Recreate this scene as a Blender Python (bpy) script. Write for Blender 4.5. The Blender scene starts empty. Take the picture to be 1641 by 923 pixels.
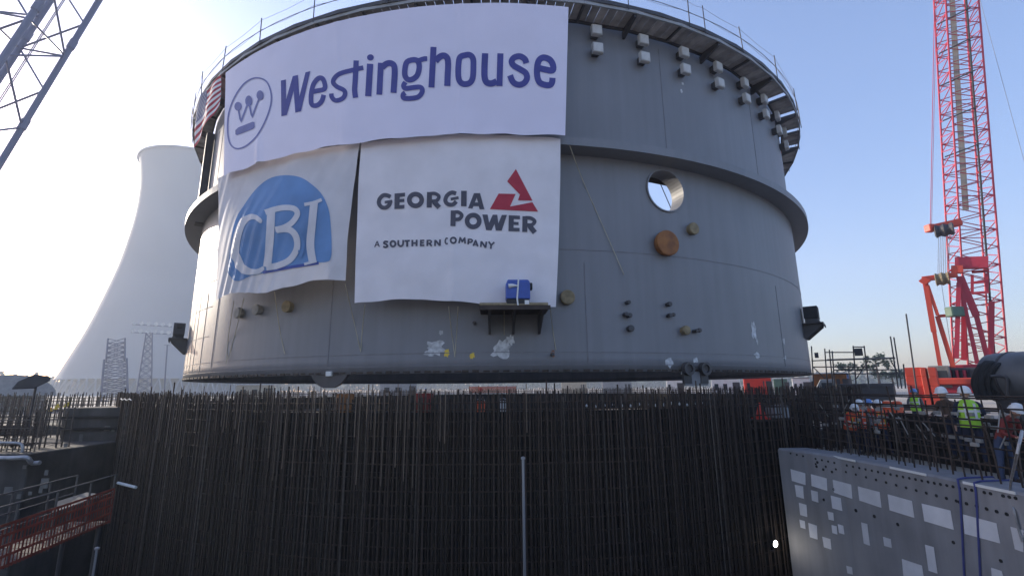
import bpy, bmesh, math, random
from mathutils import Vector, Matrix, noise
from mathutils.geometry import tessellate_polygon
random.seed(7)
rad = math.radians
scene = bpy.context.scene
COL = scene.collection

# ------------------------------------------------------------------ camera (eye at the origin)
F0, PITCH, ROLL, YAW, D = 756.79, 0.2076, -0.0099, 0.0229, 36.147   # D: distance to the ring axis
_f = Vector((math.sin(YAW) * math.cos(PITCH), math.cos(YAW) * math.cos(PITCH), math.sin(PITCH)))
_r = Vector((math.cos(YAW), -math.sin(YAW), 0)); _u = _r.cross(_f)
RR = math.cos(ROLL) * _r + math.sin(ROLL) * _u
UU = -math.sin(ROLL) * _r + math.cos(ROLL) * _u
cam = bpy.data.cameras.new('camera'); camo = bpy.data.objects.new('camera', cam); COL.objects.link(camo)
camo.matrix_world = Matrix(((RR.x, UU.x, -_f.x, 0), (RR.y, UU.y, -_f.y, 0), (RR.z, UU.z, -_f.z, 0), (0, 0, 0, 1)))
cam.sensor_width = 36; cam.lens = F0 / 1641 * 36; cam.clip_start = 0.1; cam.clip_end = 6000
scene.camera = camo

# ------------------------------------------------------------------ sky, sun, exposure
SUN_AZ, SUN_EL = -54.8, 15.0          # azimuth from +Y towards +X
world = bpy.data.worlds.new('World'); scene.world = world; world.use_nodes = True
wn = world.node_tree.nodes; bg = wn['Background']
sky = wn.new('ShaderNodeTexSky'); sky.sky_type = 'NISHITA'; sky.sun_disc = False
sky.sun_elevation = rad(SUN_EL); sky.sun_rotation = rad(SUN_AZ)
sky.air_density = 1.2; sky.dust_density = 1.4; sky.ozone_density = 3.5; sky.altitude = 0
tint = wn.new('ShaderNodeMix'); tint.data_type = 'RGBA'; tint.blend_type = 'MULTIPLY'; tint.inputs[0].default_value = 1
tint.inputs[7].default_value = (1.02, 0.905, 1.0, 1)      # the photograph's slightly violet white balance
world.node_tree.links.new(sky.outputs[0], tint.inputs[6]); world.node_tree.links.new(tint.outputs[2], bg.inputs[0]); bg.inputs[1].default_value = 0.15
sl = bpy.data.lights.new('sun', 'SUN'); sl.energy = 3.6; sl.angle = rad(0.5); sl.color = (1.0, 0.89, 0.73)
so = bpy.data.objects.new('sun', sl); COL.objects.link(so)
sdir = Vector((math.sin(rad(SUN_AZ)) * math.cos(rad(SUN_EL)), math.cos(rad(SUN_AZ)) * math.cos(rad(SUN_EL)), math.sin(rad(SUN_EL))))
so.rotation_euler = (-sdir).to_track_quat('-Z', 'Y').to_euler(); so.location = (-60, 40, 60)
scene.view_settings.view_transform = 'Standard'; scene.view_settings.look = 'None'
scene.view_settings.exposure = 1.24; scene.view_settings.gamma = 1.0

HAZE_DENSITY, HAZE_ANISO = 0.0008, 0.25
# ------------------------------------------------------------------ pixel -> place helpers (pixels of the photograph)
def ray(x, y):
    d = _f + RR * ((x - 820.5) / F0) + UU * ((461.5 - y) / F0)
    return d / math.hypot(d.x, d.y)
def pt(x, y, dist): return ray(x, y) * dist
def zpt(x, y, z):
    d = ray(x, y); return d * (z / d.z)
def cyl(x, y, R):
    d = ray(x, y); b = d.y * D; q = max(b * b - (D * D - R * R), 0); t = b - math.sqrt(q)
    return math.degrees(math.atan2(d.x * t, D - d.y * t)), d.z * t
def cp(th, z, R): return Vector((R * math.sin(rad(th)), D - R * math.cos(rad(th)), z))

# ------------------------------------------------------------------ materials
def mat(name, col, rough=0.6, metal=0.0, var=0.15, scale=3.0, bump=0.0, bscale=40.0, rnd=0.0, transl=0.0, streak=0.0, col2=None, detail=6, alpha=1.0):
    m = bpy.data.materials.new(name); m.use_nodes = True; nt = m.node_tree; n = nt.nodes; L = nt.links
    b = n['Principled BSDF']; b.inputs['Roughness'].default_value = rough; b.inputs['Metallic'].default_value = metal
    tc = n.new('ShaderNodeTexCoord')
    tx = n.new('ShaderNodeTexNoise'); tx.inputs['Scale'].default_value = scale; tx.inputs['Detail'].default_value = detail
    L.new(tc.outputs['Object'], tx.inputs['Vector'])
    rp = n.new('ShaderNodeValToRGB'); e = rp.color_ramp.elements
    c2 = col2 if col2 else tuple(c * (1 - var) for c in col); c1 = col if col2 else tuple(min(1, c * (1 + var)) for c in col)
    e[0].position = 0.35; e[0].color = (*c2, 1); e[1].position = 0.65; e[1].color = (*c1, 1)
    L.new(tx.outputs['Fac'], rp.inputs['Fac']); out = rp.outputs['Color']
    if streak > 0:
        mp = n.new('ShaderNodeMapping'); mp.inputs['Scale'].default_value = (2.2, 2.2, 0.12)
        L.new(tc.outputs['Object'], mp.inputs['Vector'])
        t2 = n.new('ShaderNodeTexNoise'); t2.inputs['Scale'].default_value = 1.6; t2.inputs['Detail'].default_value = 7
        L.new(mp.outputs[0], t2.inputs['Vector'])
        r2 = n.new('ShaderNodeMapRange'); r2.inputs[1].default_value = 0.35; r2.inputs[2].default_value = 0.7
        r2.inputs[3].default_value = 1 + streak * .4; r2.inputs[4].default_value = 1 - streak
        L.new(t2.outputs['Fac'], r2.inputs[0])
        mx = n.new('ShaderNodeMix'); mx.data_type = 'RGBA'; mx.blend_type = 'MULTIPLY'; mx.inputs[0].default_value = 1
        L.new(out, mx.inputs[6]); L.new(r2.outputs[0], mx.inputs[7]); out = mx.outputs[2]
    if rnd > 0:
        oi = n.new('ShaderNodeObjectInfo'); r3 = n.new('ShaderNodeMapRange')
        r3.inputs[3].default_value = 1 - rnd; r3.inputs[4].default_value = 1 + rnd
        L.new(oi.outputs['Random'], r3.inputs[0])
        mx = n.new('ShaderNodeMix'); mx.data_type = 'RGBA'; mx.blend_type = 'MULTIPLY'; mx.inputs[0].default_value = 1
        L.new(out, mx.inputs[6]); L.new(r3.outputs[0], mx.inputs[7]); out = mx.outputs[2]
    L.new(out, b.inputs['Base Color'])
    if bump > 0:
        t4 = n.new('ShaderNodeTexNoise'); t4.inputs['Scale'].default_value = bscale; t4.inputs['Detail'].default_value = 4
        L.new(tc.outputs['Object'], t4.inputs['Vector'])
        bp = n.new('ShaderNodeBump'); bp.inputs['Strength'].default_value = bump; bp.inputs['Distance'].default_value = 0.02
        L.new(t4.outputs['Fac'], bp.inputs['Height']); L.new(bp.outputs[0], b.inputs['Normal'])
    if transl > 0:
        tr = n.new('ShaderNodeBsdfTranslucent'); L.new(out, tr.inputs['Color'])
        ms = n.new('ShaderNodeMixShader'); ms.inputs[0].default_value = transl
        L.new(b.outputs[0], ms.inputs[1]); L.new(tr.outputs[0], ms.inputs[2]); L.new(ms.outputs[0], n['Material Output'].inputs[0])
    return m
M = {}
M['steel'] = mat('grey_primer_steel', (0.192, 0.197, 0.214), 0.5, 0.0, 0.07, 0.25, 0.05, 3.0, streak=0.07)
M['steel_dark'] = mat('dark_painted_steel', (0.055, 0.052, 0.055), 0.55, 0.0, 0.2, 1.2)
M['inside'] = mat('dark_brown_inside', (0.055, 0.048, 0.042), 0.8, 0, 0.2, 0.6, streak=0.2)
M['seam'] = mat('weld_seam_steel', (0.17, 0.168, 0.185), 0.6)
M['deckwood'] = mat('weathered_plank', (0.36, 0.335, 0.32), 0.85, 0, 0.25, 2.0, rnd=0.25)
M['deckwood_dark'] = mat('dark_plank', (0.06, 0.05, 0.045), 0.9, 0, 0.25, 2.0)
M['galv'] = mat('galvanised_tube', (0.36, 0.36, 0.37), 0.45, 0.5, 0.2, 4)
M['rail_grey'] = mat('dull_rail', (0.09, 0.085, 0.08), 0.6, 0.2, 0.2, 4)
M['lugbox'] = mat('pale_primed_box', (0.50, 0.50, 0.49), 0.6, 0, 0.1, 3)
M['rust'] = mat('orange_rust', (0.32, 0.13, 0.035), 0.75, 0, 0.3, 3.0, 0.3, 25, col2=(0.20, 0.08, 0.03))
M['ochre'] = mat('ochre_plywood', (0.24, 0.19, 0.11), 0.8, 0, 0.2, 6)
M['capgrey'] = mat('grey_cap', (0.26, 0.25, 0.23), 0.7)
M['patch'] = mat('white_primer', (0.50, 0.51, 0.52), 0.7, 0, 0.3, 6)
M['cloth_lav'] = mat('lavender_white_vinyl', (0.76, 0.73, 0.86), 0.6, 0, 0.025, 0.8, transl=0.06)
M['cloth_white'] = mat('white_vinyl', (0.80, 0.765, 0.79), 0.65, 0, 0.05, 1.0, transl=0.10)
M['cloth_grey'] = mat('faded_grey_white_cloth', (0.66, 0.64, 0.66), 0.75, 0, 0.06, 1.0, transl=0.12)
M['ink_blue'] = mat('indigo_print', (0.068, 0.072, 0.30), 0.6, 0, 0.08, 2, transl=0.15)
M['ink_pale'] = mat('pale_indigo_print', (0.17, 0.185, 0.42), 0.6, 0, 0.1, 2, transl=0.15)
M['ink_grey'] = mat('charcoal_print', (0.075, 0.075, 0.105), 0.6, 0, 0.1, 2, transl=0.1)
M['ink_red'] = mat('red_print', (0.46, 0.03, 0.06), 0.6, 0, 0.08, 2, transl=0.15)
M['dome_blue'] = mat('sky_blue_print', (0.13, 0.27, 0.52), 0.7, 0, 0.18, 0.5, transl=0.12)
M['letter_white'] = mat('white_print', (0.68, 0.66, 0.68), 0.7, 0, 0.05, 2, transl=0.12)
M['line_blue'] = mat('deep_blue_print', (0.05, 0.09, 0.36), 0.6, transl=0.15)
M['flag_red'] = mat('flag_red', (0.66, 0.09, 0.13), 0.7, transl=0.6)
M['flag_blue'] = mat('flag_blue', (0.34, 0.36, 0.55), 0.7, transl=0.6)
M['rope'] = mat('pale_rope', (0.45, 0.41, 0.30), 0.9)
M['wire'] = mat('steel_wire', (0.30, 0.30, 0.32), 0.5, 0.4)
M['rebar'] = mat('rusty_rebar', (0.042, 0.028, 0.021), 0.75, 0.1, 0.3, 6, rnd=0.45)
M['rebar_grey'] = mat('grey_rebar', (0.07, 0.057, 0.048), 0.6, 0.2, 0.3, 6, rnd=0.45)
M['rebar_pale'] = mat('pale_lit_rebar', (0.16, 0.12, 0.088), 0.7, 0.1, 0.3, 3, rnd=0.3)  # pale colour paints the light caught by the bars
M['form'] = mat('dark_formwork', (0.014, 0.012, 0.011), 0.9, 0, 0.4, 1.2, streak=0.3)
M['form_brown'] = mat('dark_brown_steel', (0.045, 0.033, 0.028), 0.8, 0, 0.3, 2)
M['pale_dim'] = mat('shaded_pale_square', (0.15, 0.14, 0.125), 0.8, 0, 0.2, 4)  # squares and sheet darkened in colour to stand for deep shade
M['conc_dark'] = mat('shaded_stained_concrete', (0.06, 0.055, 0.05), 0.9, 0, 0.35, 1.0, 0.3, 12, streak=0.3)  # base colour darkened to paint shade on the left blocks; streaks are stains
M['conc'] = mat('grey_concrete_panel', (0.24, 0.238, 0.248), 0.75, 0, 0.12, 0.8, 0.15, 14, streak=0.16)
M['conc_tower'] = mat('tower_concrete', (0.30, 0.305, 0.32), 0.9, 0, 0.06, 0.03, streak=0.0)
M['tape'] = mat('white_tape_square', (0.62, 0.62, 0.64), 0.7, 0, 0.06, 3, rnd=0.12)
M['black'] = mat('black_rubber', (0.018, 0.018, 0.02), 0.7)
M['hole'] = mat('dark_hole', (0.02, 0.02, 0.022), 0.9)
M['strap'] = mat('blue_strap', (0.06, 0.07, 0.22), 0.8)
M['red'] = mat('red_crane_paint', (0.48, 0.035, 0.06), 0.45, 0, 0.12, 1.0)
M['red_orange'] = mat('orange_red_paint', (0.62, 0.075, 0.04), 0.5, 0, 0.12, 1.0)
M['pendant'] = mat('grey_beige_pendant', (0.24, 0.225, 0.20), 0.6)
M['boom'] = mat('grey_boom_paint', (0.23, 0.23, 0.29), 0.5, 0.1, 0.1, 1)
M['blue_box'] = mat('blue_machine_paint', (0.03, 0.08, 0.36), 0.4, 0, 0.12, 4)
M['white'] = mat('white_paint', (0.72, 0.72, 0.70), 0.55, 0, 0.06, 2)
M['tank'] = mat('grey_tank', (0.14, 0.145, 0.155), 0.5, 0.2, 0.15, 1.2, streak=0.15)
M['green_vest'] = mat('yellow_green_vest', (0.36, 0.66, 0.05), 0.7)
M['orange_vest'] = mat('orange_vest', (0.68, 0.10, 0.03), 0.7)
M['silver'] = mat('silver_tape', (0.62, 0.62, 0.60), 0.35)
M['navy'] = mat('navy_cloth', (0.02, 0.025, 0.05), 0.9)
M['denim'] = mat('denim_cloth', (0.05, 0.07, 0.13), 0.9)
M['brown_cloth'] = mat('brown_cloth', (0.09, 0.06, 0.045), 0.9)
M['red_cloth'] = mat('red_cloth', (0.45, 0.03, 0.03), 0.9)
M['red_dark'] = mat('dull_red_cloth', (0.20, 0.035, 0.03), 0.9)
M['grey_cloth'] = mat('grey_cloth', (0.14, 0.14, 0.15), 0.9)
M['skin'] = mat('skin', (0.42, 0.25, 0.18), 0.6, 0, 0.05)
M['helmet'] = mat('white_helmet', (0.70, 0.70, 0.70), 0.35, 0, 0.03)
M['helmet_blue'] = mat('blue_helmet', (0.10, 0.22, 0.50), 0.35, 0, 0.03)
M['boot'] = mat('boot_leather', (0.05, 0.035, 0.025), 0.8)
M['cone'] = mat('orange_cone', (0.68, 0.05, 0.03), 0.5, 0, 0.05)
M['net'] = mat('orange_netting', (0.50, 0.075, 0.03), 0.8, 0, 0.2, 4, transl=0.15)
M['net_dark'] = mat('shaded_orange_netting', (0.20, 0.035, 0.02), 0.9, 0, 0.3, 3)  # netting colour darkened to paint the deep shadow at the walkway
M['sand'] = mat('sandy_ground', (0.40, 0.34, 0.27), 0.95, 0, 0.2, 0.15, 0.3, 3)
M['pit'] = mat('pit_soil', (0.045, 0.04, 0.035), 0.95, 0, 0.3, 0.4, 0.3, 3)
M['tan'] = mat('tan_paint', (0.50, 0.44, 0.34), 0.6, 0, 0.08)
M['greyp'] = mat('grey_paint', (0.30, 0.31, 0.32), 0.6, 0, 0.1)
M['greenp'] = mat('green_paint', (0.10, 0.17, 0.12), 0.6, 0, 0.1)
M['bluep'] = mat('blue_paint', (0.08, 0.15, 0.30), 0.6, 0, 0.1)
M['yellowp'] = mat('yellow_paint', (0.70, 0.50, 0.06), 0.5, 0, 0.1)
M['glass'] = mat('dark_window', (0.03, 0.04, 0.05), 0.1)
M['leaf'] = mat('pine_leaf', (0.055, 0.085, 0.04), 0.9, 0, 0.4, 0.5)
M['leaf_far'] = mat('far_leaf', (0.05, 0.075, 0.045), 0.9, 0, 0.35, 0.08)
M['bark'] = mat('bark', (0.10, 0.075, 0.055), 0.9)
M['mast'] = mat('blue_grey_mast', (0.13, 0.14, 0.19), 0.6)
M['lampglow'] = mat('lit_lamp', (0.9, 0.9, 0.85), 0.5)
_lg = M['lampglow'].node_tree.nodes['Principled BSDF']; _lg.inputs['Emission Color'].default_value = (1, 0.96, 0.88, 1); _lg.inputs['Emission Strength'].default_value = 6

# ------------------------------------------------------------------ object helpers
def base_of(p):
    v = Vector((0, 0, 0))
    while p: v = v + p.location; p = p.parent
    return v
def tag(o, label=None, cat=None, group=None, kind=None):
    if label: o['label'] = label
    if cat: o['category'] = cat
    if group: o['group'] = group
    if kind: o['kind'] = kind
    return o
def thing(name, label, cat, loc=(0, 0, 0), group=None):
    o = bpy.data.objects.new(name, None); COL.objects.link(o); o.empty_display_size = 0.3
    o.location = loc; return tag(o, label, cat, group)
def link(name, me, parent=None, loc=(0, 0, 0)):
    o = bpy.data.objects.new(name, me); COL.objects.link(o); o.location = loc
    if parent: o.parent = parent
    return o
class MB:
    def __init__(s): s.v = []; s.f = []
    def add(s, vs, fs):
        k = len(s.v); s.v += [Vector(v) for v in vs]; s.f += [tuple(i + k for i in f) for f in fs]
    def box(s, c, size, mtx=None):
        x, y, z = (q / 2 for q in size); c = Vector(c)
        vs = [Vector((a * x, b * y, d * z)) for d in (-1, 1) for b in (-1, 1) for a in (-1, 1)]
        if mtx: vs = [mtx @ v for v in vs]
        s.add([v + c for v in vs], [(0, 2, 3, 1), (4, 5, 7, 6), (0, 1, 5, 4), (1, 3, 7, 5), (3, 2, 6, 7), (2, 0, 4, 6)])
    def tube(s, pts, r, n=8, closed=False, caps=True):
        pts = [Vector(p) for p in pts]; N = len(pts); vs = []; up = None
        for i, p in enumerate(pts):
            if closed: t = pts[(i + 1) % N] - pts[i - 1]
            else: t = pts[min(i + 1, N - 1)] - pts[max(i - 1, 0)]
            t.normalize()
            if up is None: up = Vector((0, 0, 1)) if abs(t.z) < 0.9 else Vector((1, 0, 0))
            a = up.cross(t)
            if a.length < 1e-4: a = Vector((0, 1, 0)).cross(t)
            a.normalize(); b = t.cross(a); up = b
            rr = r[i] if isinstance(r, (list, tuple)) else r
            for k in range(n):
                w = 2 * math.pi * k / n; vs.append(p + a * math.cos(w) * rr + b * math.sin(w) * rr)
        fs = []
        for i in range(N if closed else N - 1):
            j = (i + 1) % N
            for k in range(n): fs.append((i * n + k, i * n + (k + 1) % n, j * n + (k + 1) % n, j * n + k))
        if caps and not closed: fs += [tuple(range(n))[::-1], tuple((N - 1) * n + k for k in range(n))]
        s.add(vs, fs)
    def lathe(s, prof, n=32, c=(0, 0, 0), axis=None, close=False):
        c = Vector(c); vs = []; q = Vector((0, 0, 1)).rotation_difference(Vector(axis)) if axis else None
        for r, z in prof:
            for k in range(n):
                w = 2 * math.pi * k / n; v = Vector((r * math.cos(w), r * math.sin(w), z))
                vs.append((q @ v if q else v) + c)
        fs = []; m = len(prof)
        for i in range(m if close else m - 1):
            j = (i + 1) % m
            for k in range(n): fs.append((i * n + k, i * n + (k + 1) % n, j * n + (k + 1) % n, j * n + k))
        if not close:
            if prof[0][0] > 1e-5: fs.append(tuple(range(n))[::-1])
            if prof[-1][0] > 1e-5: fs.append(tuple((m - 1) * n + k for k in range(n)))
        s.add(vs, fs)
    def prism(s, poly, ext):
        n = len(poly); a = [Vector(p) for p in poly]; b = [p + Vector(ext) for p in a]
        s.add(a + b, [tuple(range(n))[::-1], tuple(range(n, 2 * n))] + [(i, (i + 1) % n, n + (i + 1) % n, n + i) for i in range(n)])
    def mesh(s, name, m, smooth=False, bevel=0, off=None):
        me = bpy.data.meshes.new(name); o = off or Vector((0, 0, 0))
        me.from_pydata([v - o for v in s.v], [], s.f); me.update()
        bm = bmesh.new(); bm.from_mesh(me)
        bmesh.ops.recalc_face_normals(bm, faces=bm.faces)
        if bevel: bmesh.ops.bevel(bm, geom=[e for e in bm.edges if e.calc_face_angle(0) > 0.6], offset=bevel, segments=1, affect='EDGES')
        for f in bm.faces: f.smooth = smooth
        bm.to_mesh(me); bm.free(); me.materials.append(m)
        return me
    def build(s, name, m, parent=None, smooth=False, bevel=0, loc=None):
        b = base_of(parent) if parent else Vector((0, 0, 0))
        l = Vector(loc) if loc is not None else b
        return link(name, s.mesh(name, m, smooth, bevel, l), parent, l - b)
_unit = {}
def unit_bar(m, n):
    k = (m.name, n)
    if k not in _unit:
        mb = MB(); mb.tube([(0, 0, 0), (0, 0, 1)], 1, n); _unit[k] = mb.mesh('bar', m, n > 6)
    return _unit[k]
def bar(name, a, b, r, m, parent=None, n=6):
    a, b = Vector(a), Vector(b); d = b - a
    o = link(name, unit_bar(m, n), parent, a - base_of(parent))
    o.rotation_mode = 'QUATERNION'; o.rotation_quaternion = d.to_track_quat('Z', 'Y'); o.scale = (r, r, d.length)
    return o
_ub = {}
def slab(name, a, b, w, h, m, parent=None, up=(0, 0, 1)):
    """rectangular beam from a to b, w wide (sideways), h deep (along up)"""
    if m.name not in _ub:
        mb = MB(); mb.box((0, 0, 0.5), (1, 1, 1)); _ub[m.name] = mb.mesh('beam', m)
    a, b = Vector(a), Vector(b); d = b - a; z = d.normalized(); x = Vector(up).cross(z)
    if x.length < 1e-3: x = Vector((1, 0, 0))
    x.normalize(); y = z.cross(x)
    o = link(name, _ub[m.name], parent, a - base_of(parent)); o.rotation_mode = 'QUATERNION'
    o.rotation_quaternion = Matrix((x, y, z)).transposed().to_quaternion(); o.scale = (w, h, d.length)
    return o
def box_part(name, c, size, m, parent, rotz=0, bevel=0.0):
    mb = MB(); mb.box(c, size, Matrix.Rotation(rotz, 3, 'Z')); return mb.build(name, m, parent, bevel=bevel)
def copy_tree(o, parent=None):
    c = o.copy(); COL.objects.link(c); c.parent = parent
    for ch in list(o.children): copy_tree(ch, c)
    return c

# ================================================================== GROUND
GZ = -2.3; PZ = -13.0
mb = MB()
X0, X1, Y0, Y1 = -46, 10.2, 3.6, 68; B = 690  # near pit edge is out of view, set close to darken the lower rebar
xs, ys = [-B, X0, X1, B], [-B, Y0, Y1, B]
vs = [(x, y, GZ) for y in ys for x in xs]
fs = [(j * 4 + i, j * 4 + i + 1, j * 4 + i + 5, j * 4 + i + 4) for j in range(3) for i in range(3) if not (i == 1 and j == 1)]
mb.add(vs, fs); k = len(vs)
rim = [5, 6, 10, 9]
g = mb.build('ground', M['sand']); tag(g, 'sandy construction site ground reaching to the horizon', 'ground', kind='structure')
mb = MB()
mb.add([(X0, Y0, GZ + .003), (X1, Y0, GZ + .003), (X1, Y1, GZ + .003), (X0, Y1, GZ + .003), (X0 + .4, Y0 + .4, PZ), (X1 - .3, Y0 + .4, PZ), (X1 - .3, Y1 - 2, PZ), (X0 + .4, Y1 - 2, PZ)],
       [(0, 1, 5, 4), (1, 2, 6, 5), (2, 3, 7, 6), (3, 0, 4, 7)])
tag(mb.build('pit_wall', M['pit']), 'dark retaining walls of the excavation, the unseen near one moved in for shade', 'pit wall', kind='structure')
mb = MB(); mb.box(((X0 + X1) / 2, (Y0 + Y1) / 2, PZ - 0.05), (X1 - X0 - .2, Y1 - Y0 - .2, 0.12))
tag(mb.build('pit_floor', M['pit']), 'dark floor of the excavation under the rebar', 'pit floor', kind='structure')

# ================================================================== CONTAINMENT RING
R = 19.8; ZB, ZT = 0.507, 14.95
ring = thing('steel_containment_ring', 'huge grey steel containment vessel ring hung with company banners', 'vessel ring', (0, D, 0))
HT, HZ, HR = 19.27, 7.59, 0.855
def shell_side(Rs):
    v = []; f = []
    zs = [ZB, 1.0, 1.6, 3, 4.6, 6.2, 9.0, 10.4, 11.8, 13.2, ZT]; idx = {}
    for j, z in enumerate(zs):
        for i in range(360): idx[(i, j)] = len(v); v.append(cp(i, z, Rs))
    for j in range(len(zs) - 1):
        for i in range(360):
            if j == 5 and 15 <= i < 24: continue
            f.append((idx[(i, j)], idx[((i + 1) % 360, j)], idx[((i + 1) % 360, j + 1)], idx[(i, j + 1)]))
    # plate with the round opening: ring of quads from the circle out to the rectangle
    bd = [(i, 5) for i in range(15, 24)] + [(24, 5), (24, 6)] + [(i, 6) for i in range(23, 14, -1)] + [(15, 6)]
    bd = bd[:9] + [(24, 5)] + [(24, 6)] + [(i, 6) for i in range(23, 15, -1)] + [(15, 6)]
    dense = []
    for a, b in zip(bd, bd[1:] + bd[:1]):
        A = (a[0], zs[a[1]]); Bp = (b[0], zs[b[1]])
        dense.append(idx[a])
        if a[1] != b[1]:
            for q in range(1, 8):
                t = q / 8; dense.append(len(v)); v.append(cp(A[0] + (Bp[0] - A[0]) * t, A[1] + (Bp[1] - A[1]) * t, Rs))
    inner = []
    for q in dense:
        p = v[q]; th = math.degrees(math.atan2(p.x, D - p.y)); a = math.atan2(p.z - HZ, rad(th - HT) * R)
        inner.append(len(v)); v.append(cp(HT + math.degrees(HR * math.cos(a) / R), HZ + HR * math.sin(a), Rs))
    n = len(dense)
    for q in range(n): f.append((dense[q], dense[(q + 1) % n], inner[(q + 1) % n], inner[q]))
    return v, f, [idx[(i, 0)] for i in range(360)], [idx[(i, len(zs) - 1)] for i in range(360)]
mb = MB(); vo, fo, bo, to = shell_side(R); vi, fi, bi, ti = shell_side(R - 0.05); k = len(vo)
mb.add(vo + vi, fo + [tuple(q + k for q in f) for f in fi] + [(bo[i], bo[(i + 1) % 360], bi[(i + 1) % 360] + k, bi[i] + k) for i in range(360)]
       + [(to[i], to[(i + 1) % 360], ti[(i + 1) % 360] + k, ti[i] + k) for i in range(360)])
mb.build('shell', M['steel'], ring, smooth=False)
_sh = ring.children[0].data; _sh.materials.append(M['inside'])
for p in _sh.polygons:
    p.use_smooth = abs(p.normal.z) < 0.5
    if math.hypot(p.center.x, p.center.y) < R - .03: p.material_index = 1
# sleeve of the round opening
n_ = Vector((math.sin(rad(HT)), -math.cos(rad(HT)), 0)); cH = cp(HT, HZ, R)
mb = MB(); mb.lathe([(HR - .005, .06), (HR + .045, .06), (HR + .045, -.66), (HR - .005, -.66)], 40, cH, n_, close=True)
mb.build('opening_sleeve', M['steel'], ring, smooth=False)
d_ = ray(1062, 297); bq = d_.y * D; tq = bq - math.sqrt(bq * bq - (D * D - 17.9 ** 2)); zq = d_.z * tq
mb = MB(); mb.lathe([(17.9, zq), (19.7, zq), (19.7, zq + .12), (17.9, zq + .12)], 120, (0, D, 0), close=True); mb.build('inner_platform', M['form_brown'], ring); bar('inner_rope', ray(1058, 294) * (tq + .5), ray(1078, 340) * (tq + 1.5), .022, M['steel_dark'], ring, 5)
# stiffener flange
def ring_profile(name, prof, m, n=240, smooth=False, parent=ring):
    mb = MB(); mb.lathe(prof, n, (0, D, 0), close=True); return mb.build(name, m, parent)
ring_profile('stiffener_flange', [(R + .004, 8.64), (20.6, 8.62), (20.6, 8.95), (R + .004, 8.98)], M['steel'])
# gusset plates above the flange and knuckle plates at the lower edge
ring_profile('bottom_stiffener', [(R - .055, ZB + .01), (R - .055, ZB + .13), (R - .45, ZB + .13), (R - .45, ZB + .01)], M['steel_dark'])
mbT = MB()
for i in range(0, 360, 1):
    w_ = random.uniform(-.2, .2); mbT.box(cp(i + .5 + w_, ZB + .05, R + .012), (0.22, 0.02, random.uniform(.05, .09)), Matrix.Rotation(rad(i + .5 + w_), 3, 'Z'))
o = mbT.build('fit_up_tab', M['form_brown'], ring); o['kind'] = 'stuff'
# weld seams (fine raised beads)
for z in (1.19, 0.76, 4.9):
    ring_profile('weld_seam', [(R + .001, z - .012), (R + .012, z - .012), (R + .012, z + .012), (R + .001, z + .012)], M['seam'])
for z in (2.35, 3.7, 6.4, 7.6):
    mb = MB(); mb.tube([cp(-75 + q, z, R + .004) for q in range(35)], .012, 5); mb.build('weld_seam', M['seam'], ring)
mbv = MB()
mbv.box(cp(0, 2.6, R + .005), (0.03, 0.014, 3.6)); me_seam = mbv.mesh('weld_seam', M['seam'], off=Vector((0, D, 0)))
for th in (-54, -51, -48.5, -46.4, -43, -39, -18.5, 8.75, 39):
    o = link('weld_seam', me_seam, ring); o.rotation_euler.z = rad(th)
mbv = MB(); mbv.box(cp(0, 11.6, R + .005), (0.03, 0.014, 5.0)); me_seam2 = mbv.mesh('weld_seam', M['seam'], off=Vector((0, D, 0)))
for th in (-52, -46, -34, -10, 20, 38):
    o = link('weld_seam', me_seam2, ring); o.rotation_euler.z = rad(th)
mbv = MB(); mbv.box(cp(0, .63, R + .006), (0.03, 0.014, .24)); me_seam3 = mbv.mesh('weld_seam', M['seam'], off=Vector((0, D, 0)))
# --- working platform round the top
DZ, DR = 14.5, 20.9
pw = 2 * math.pi * DR / 60
mb = MB()
ca = cp(-3, 0, 1).x
for_t = math.tan(rad(3))
mb.box((0, D - DR * math.cos(rad(3)) + .04, DZ + .05), (2 * DR * math.sin(rad(3)) - .01, .06, .16))
me_f = mb.mesh('fascia_beam', M['greyp'], off=Vector((0, D, 0)))
mb = MB(); mb.box((0, D - R - .10, DZ - .02), (2 * R * math.sin(rad(3)) - .02, .08, .10)); me_l = mb.mesh('ledger_beam', M['steel_dark'], off=Vector((0, D, 0)))
mes_p = []
for k in range(6):
    mb = MB(); a = -3 + k + .04; b = a + .92; y1, y0 = -(R + .07), -(DR * math.cos(rad(3)) - .02)
    mb.prism([(math.tan(rad(a)) * -y1, y1, DZ + .04), (math.tan(rad(b)) * -y1, y1, DZ + .04), (math.tan(rad(b)) * -y0, y0, DZ + .04), (math.tan(rad(a)) * -y0, y0, DZ + .04)], (0, 0, .05))
    mes_p.append(mb.mesh('deck_plank', M['deckwood']))
mb = MB()
mb.prism([(-.05, -R - .01, DZ - .05), (-.05, -DR + .1, DZ - .05), (-.05, -DR + .1, DZ - .14), (-.05, -R - .10, DZ - .38), (-.05, -R - .01, DZ - .38)], (.1, 0, 0))
me_b = mb.mesh('knee_bracket', M['steel_dark'])
mb = MB(); mb.box((0, -(R + DR) / 2, DZ - .01), (.09, DR - R - .14, .09)); me_j = mb.mesh('joist', M['steel_dark'])
for i in range(60):
    th = rad(i * 6)
    for nm, me in (('fascia_beam', me_f), ('ledger_beam', me_l)): o = link(nm, me, ring); o.rotation_euler.z = th
    for k, me in enumerate(mes_p):
        if (i * 6 + k) % 6 == 5 and 6 < i < 11: continue
        o = link('deck_plank', me, ring); o.rotation_euler.z = th
    for nm, me in (('joist', me_j),):
        o = link(nm, me, ring); o.rotation_euler.z = th + rad(3)
    if i % 2 == 0: o = link('knee_bracket', me_b, ring); o.rotation_euler.z = th + rad(3)
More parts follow.
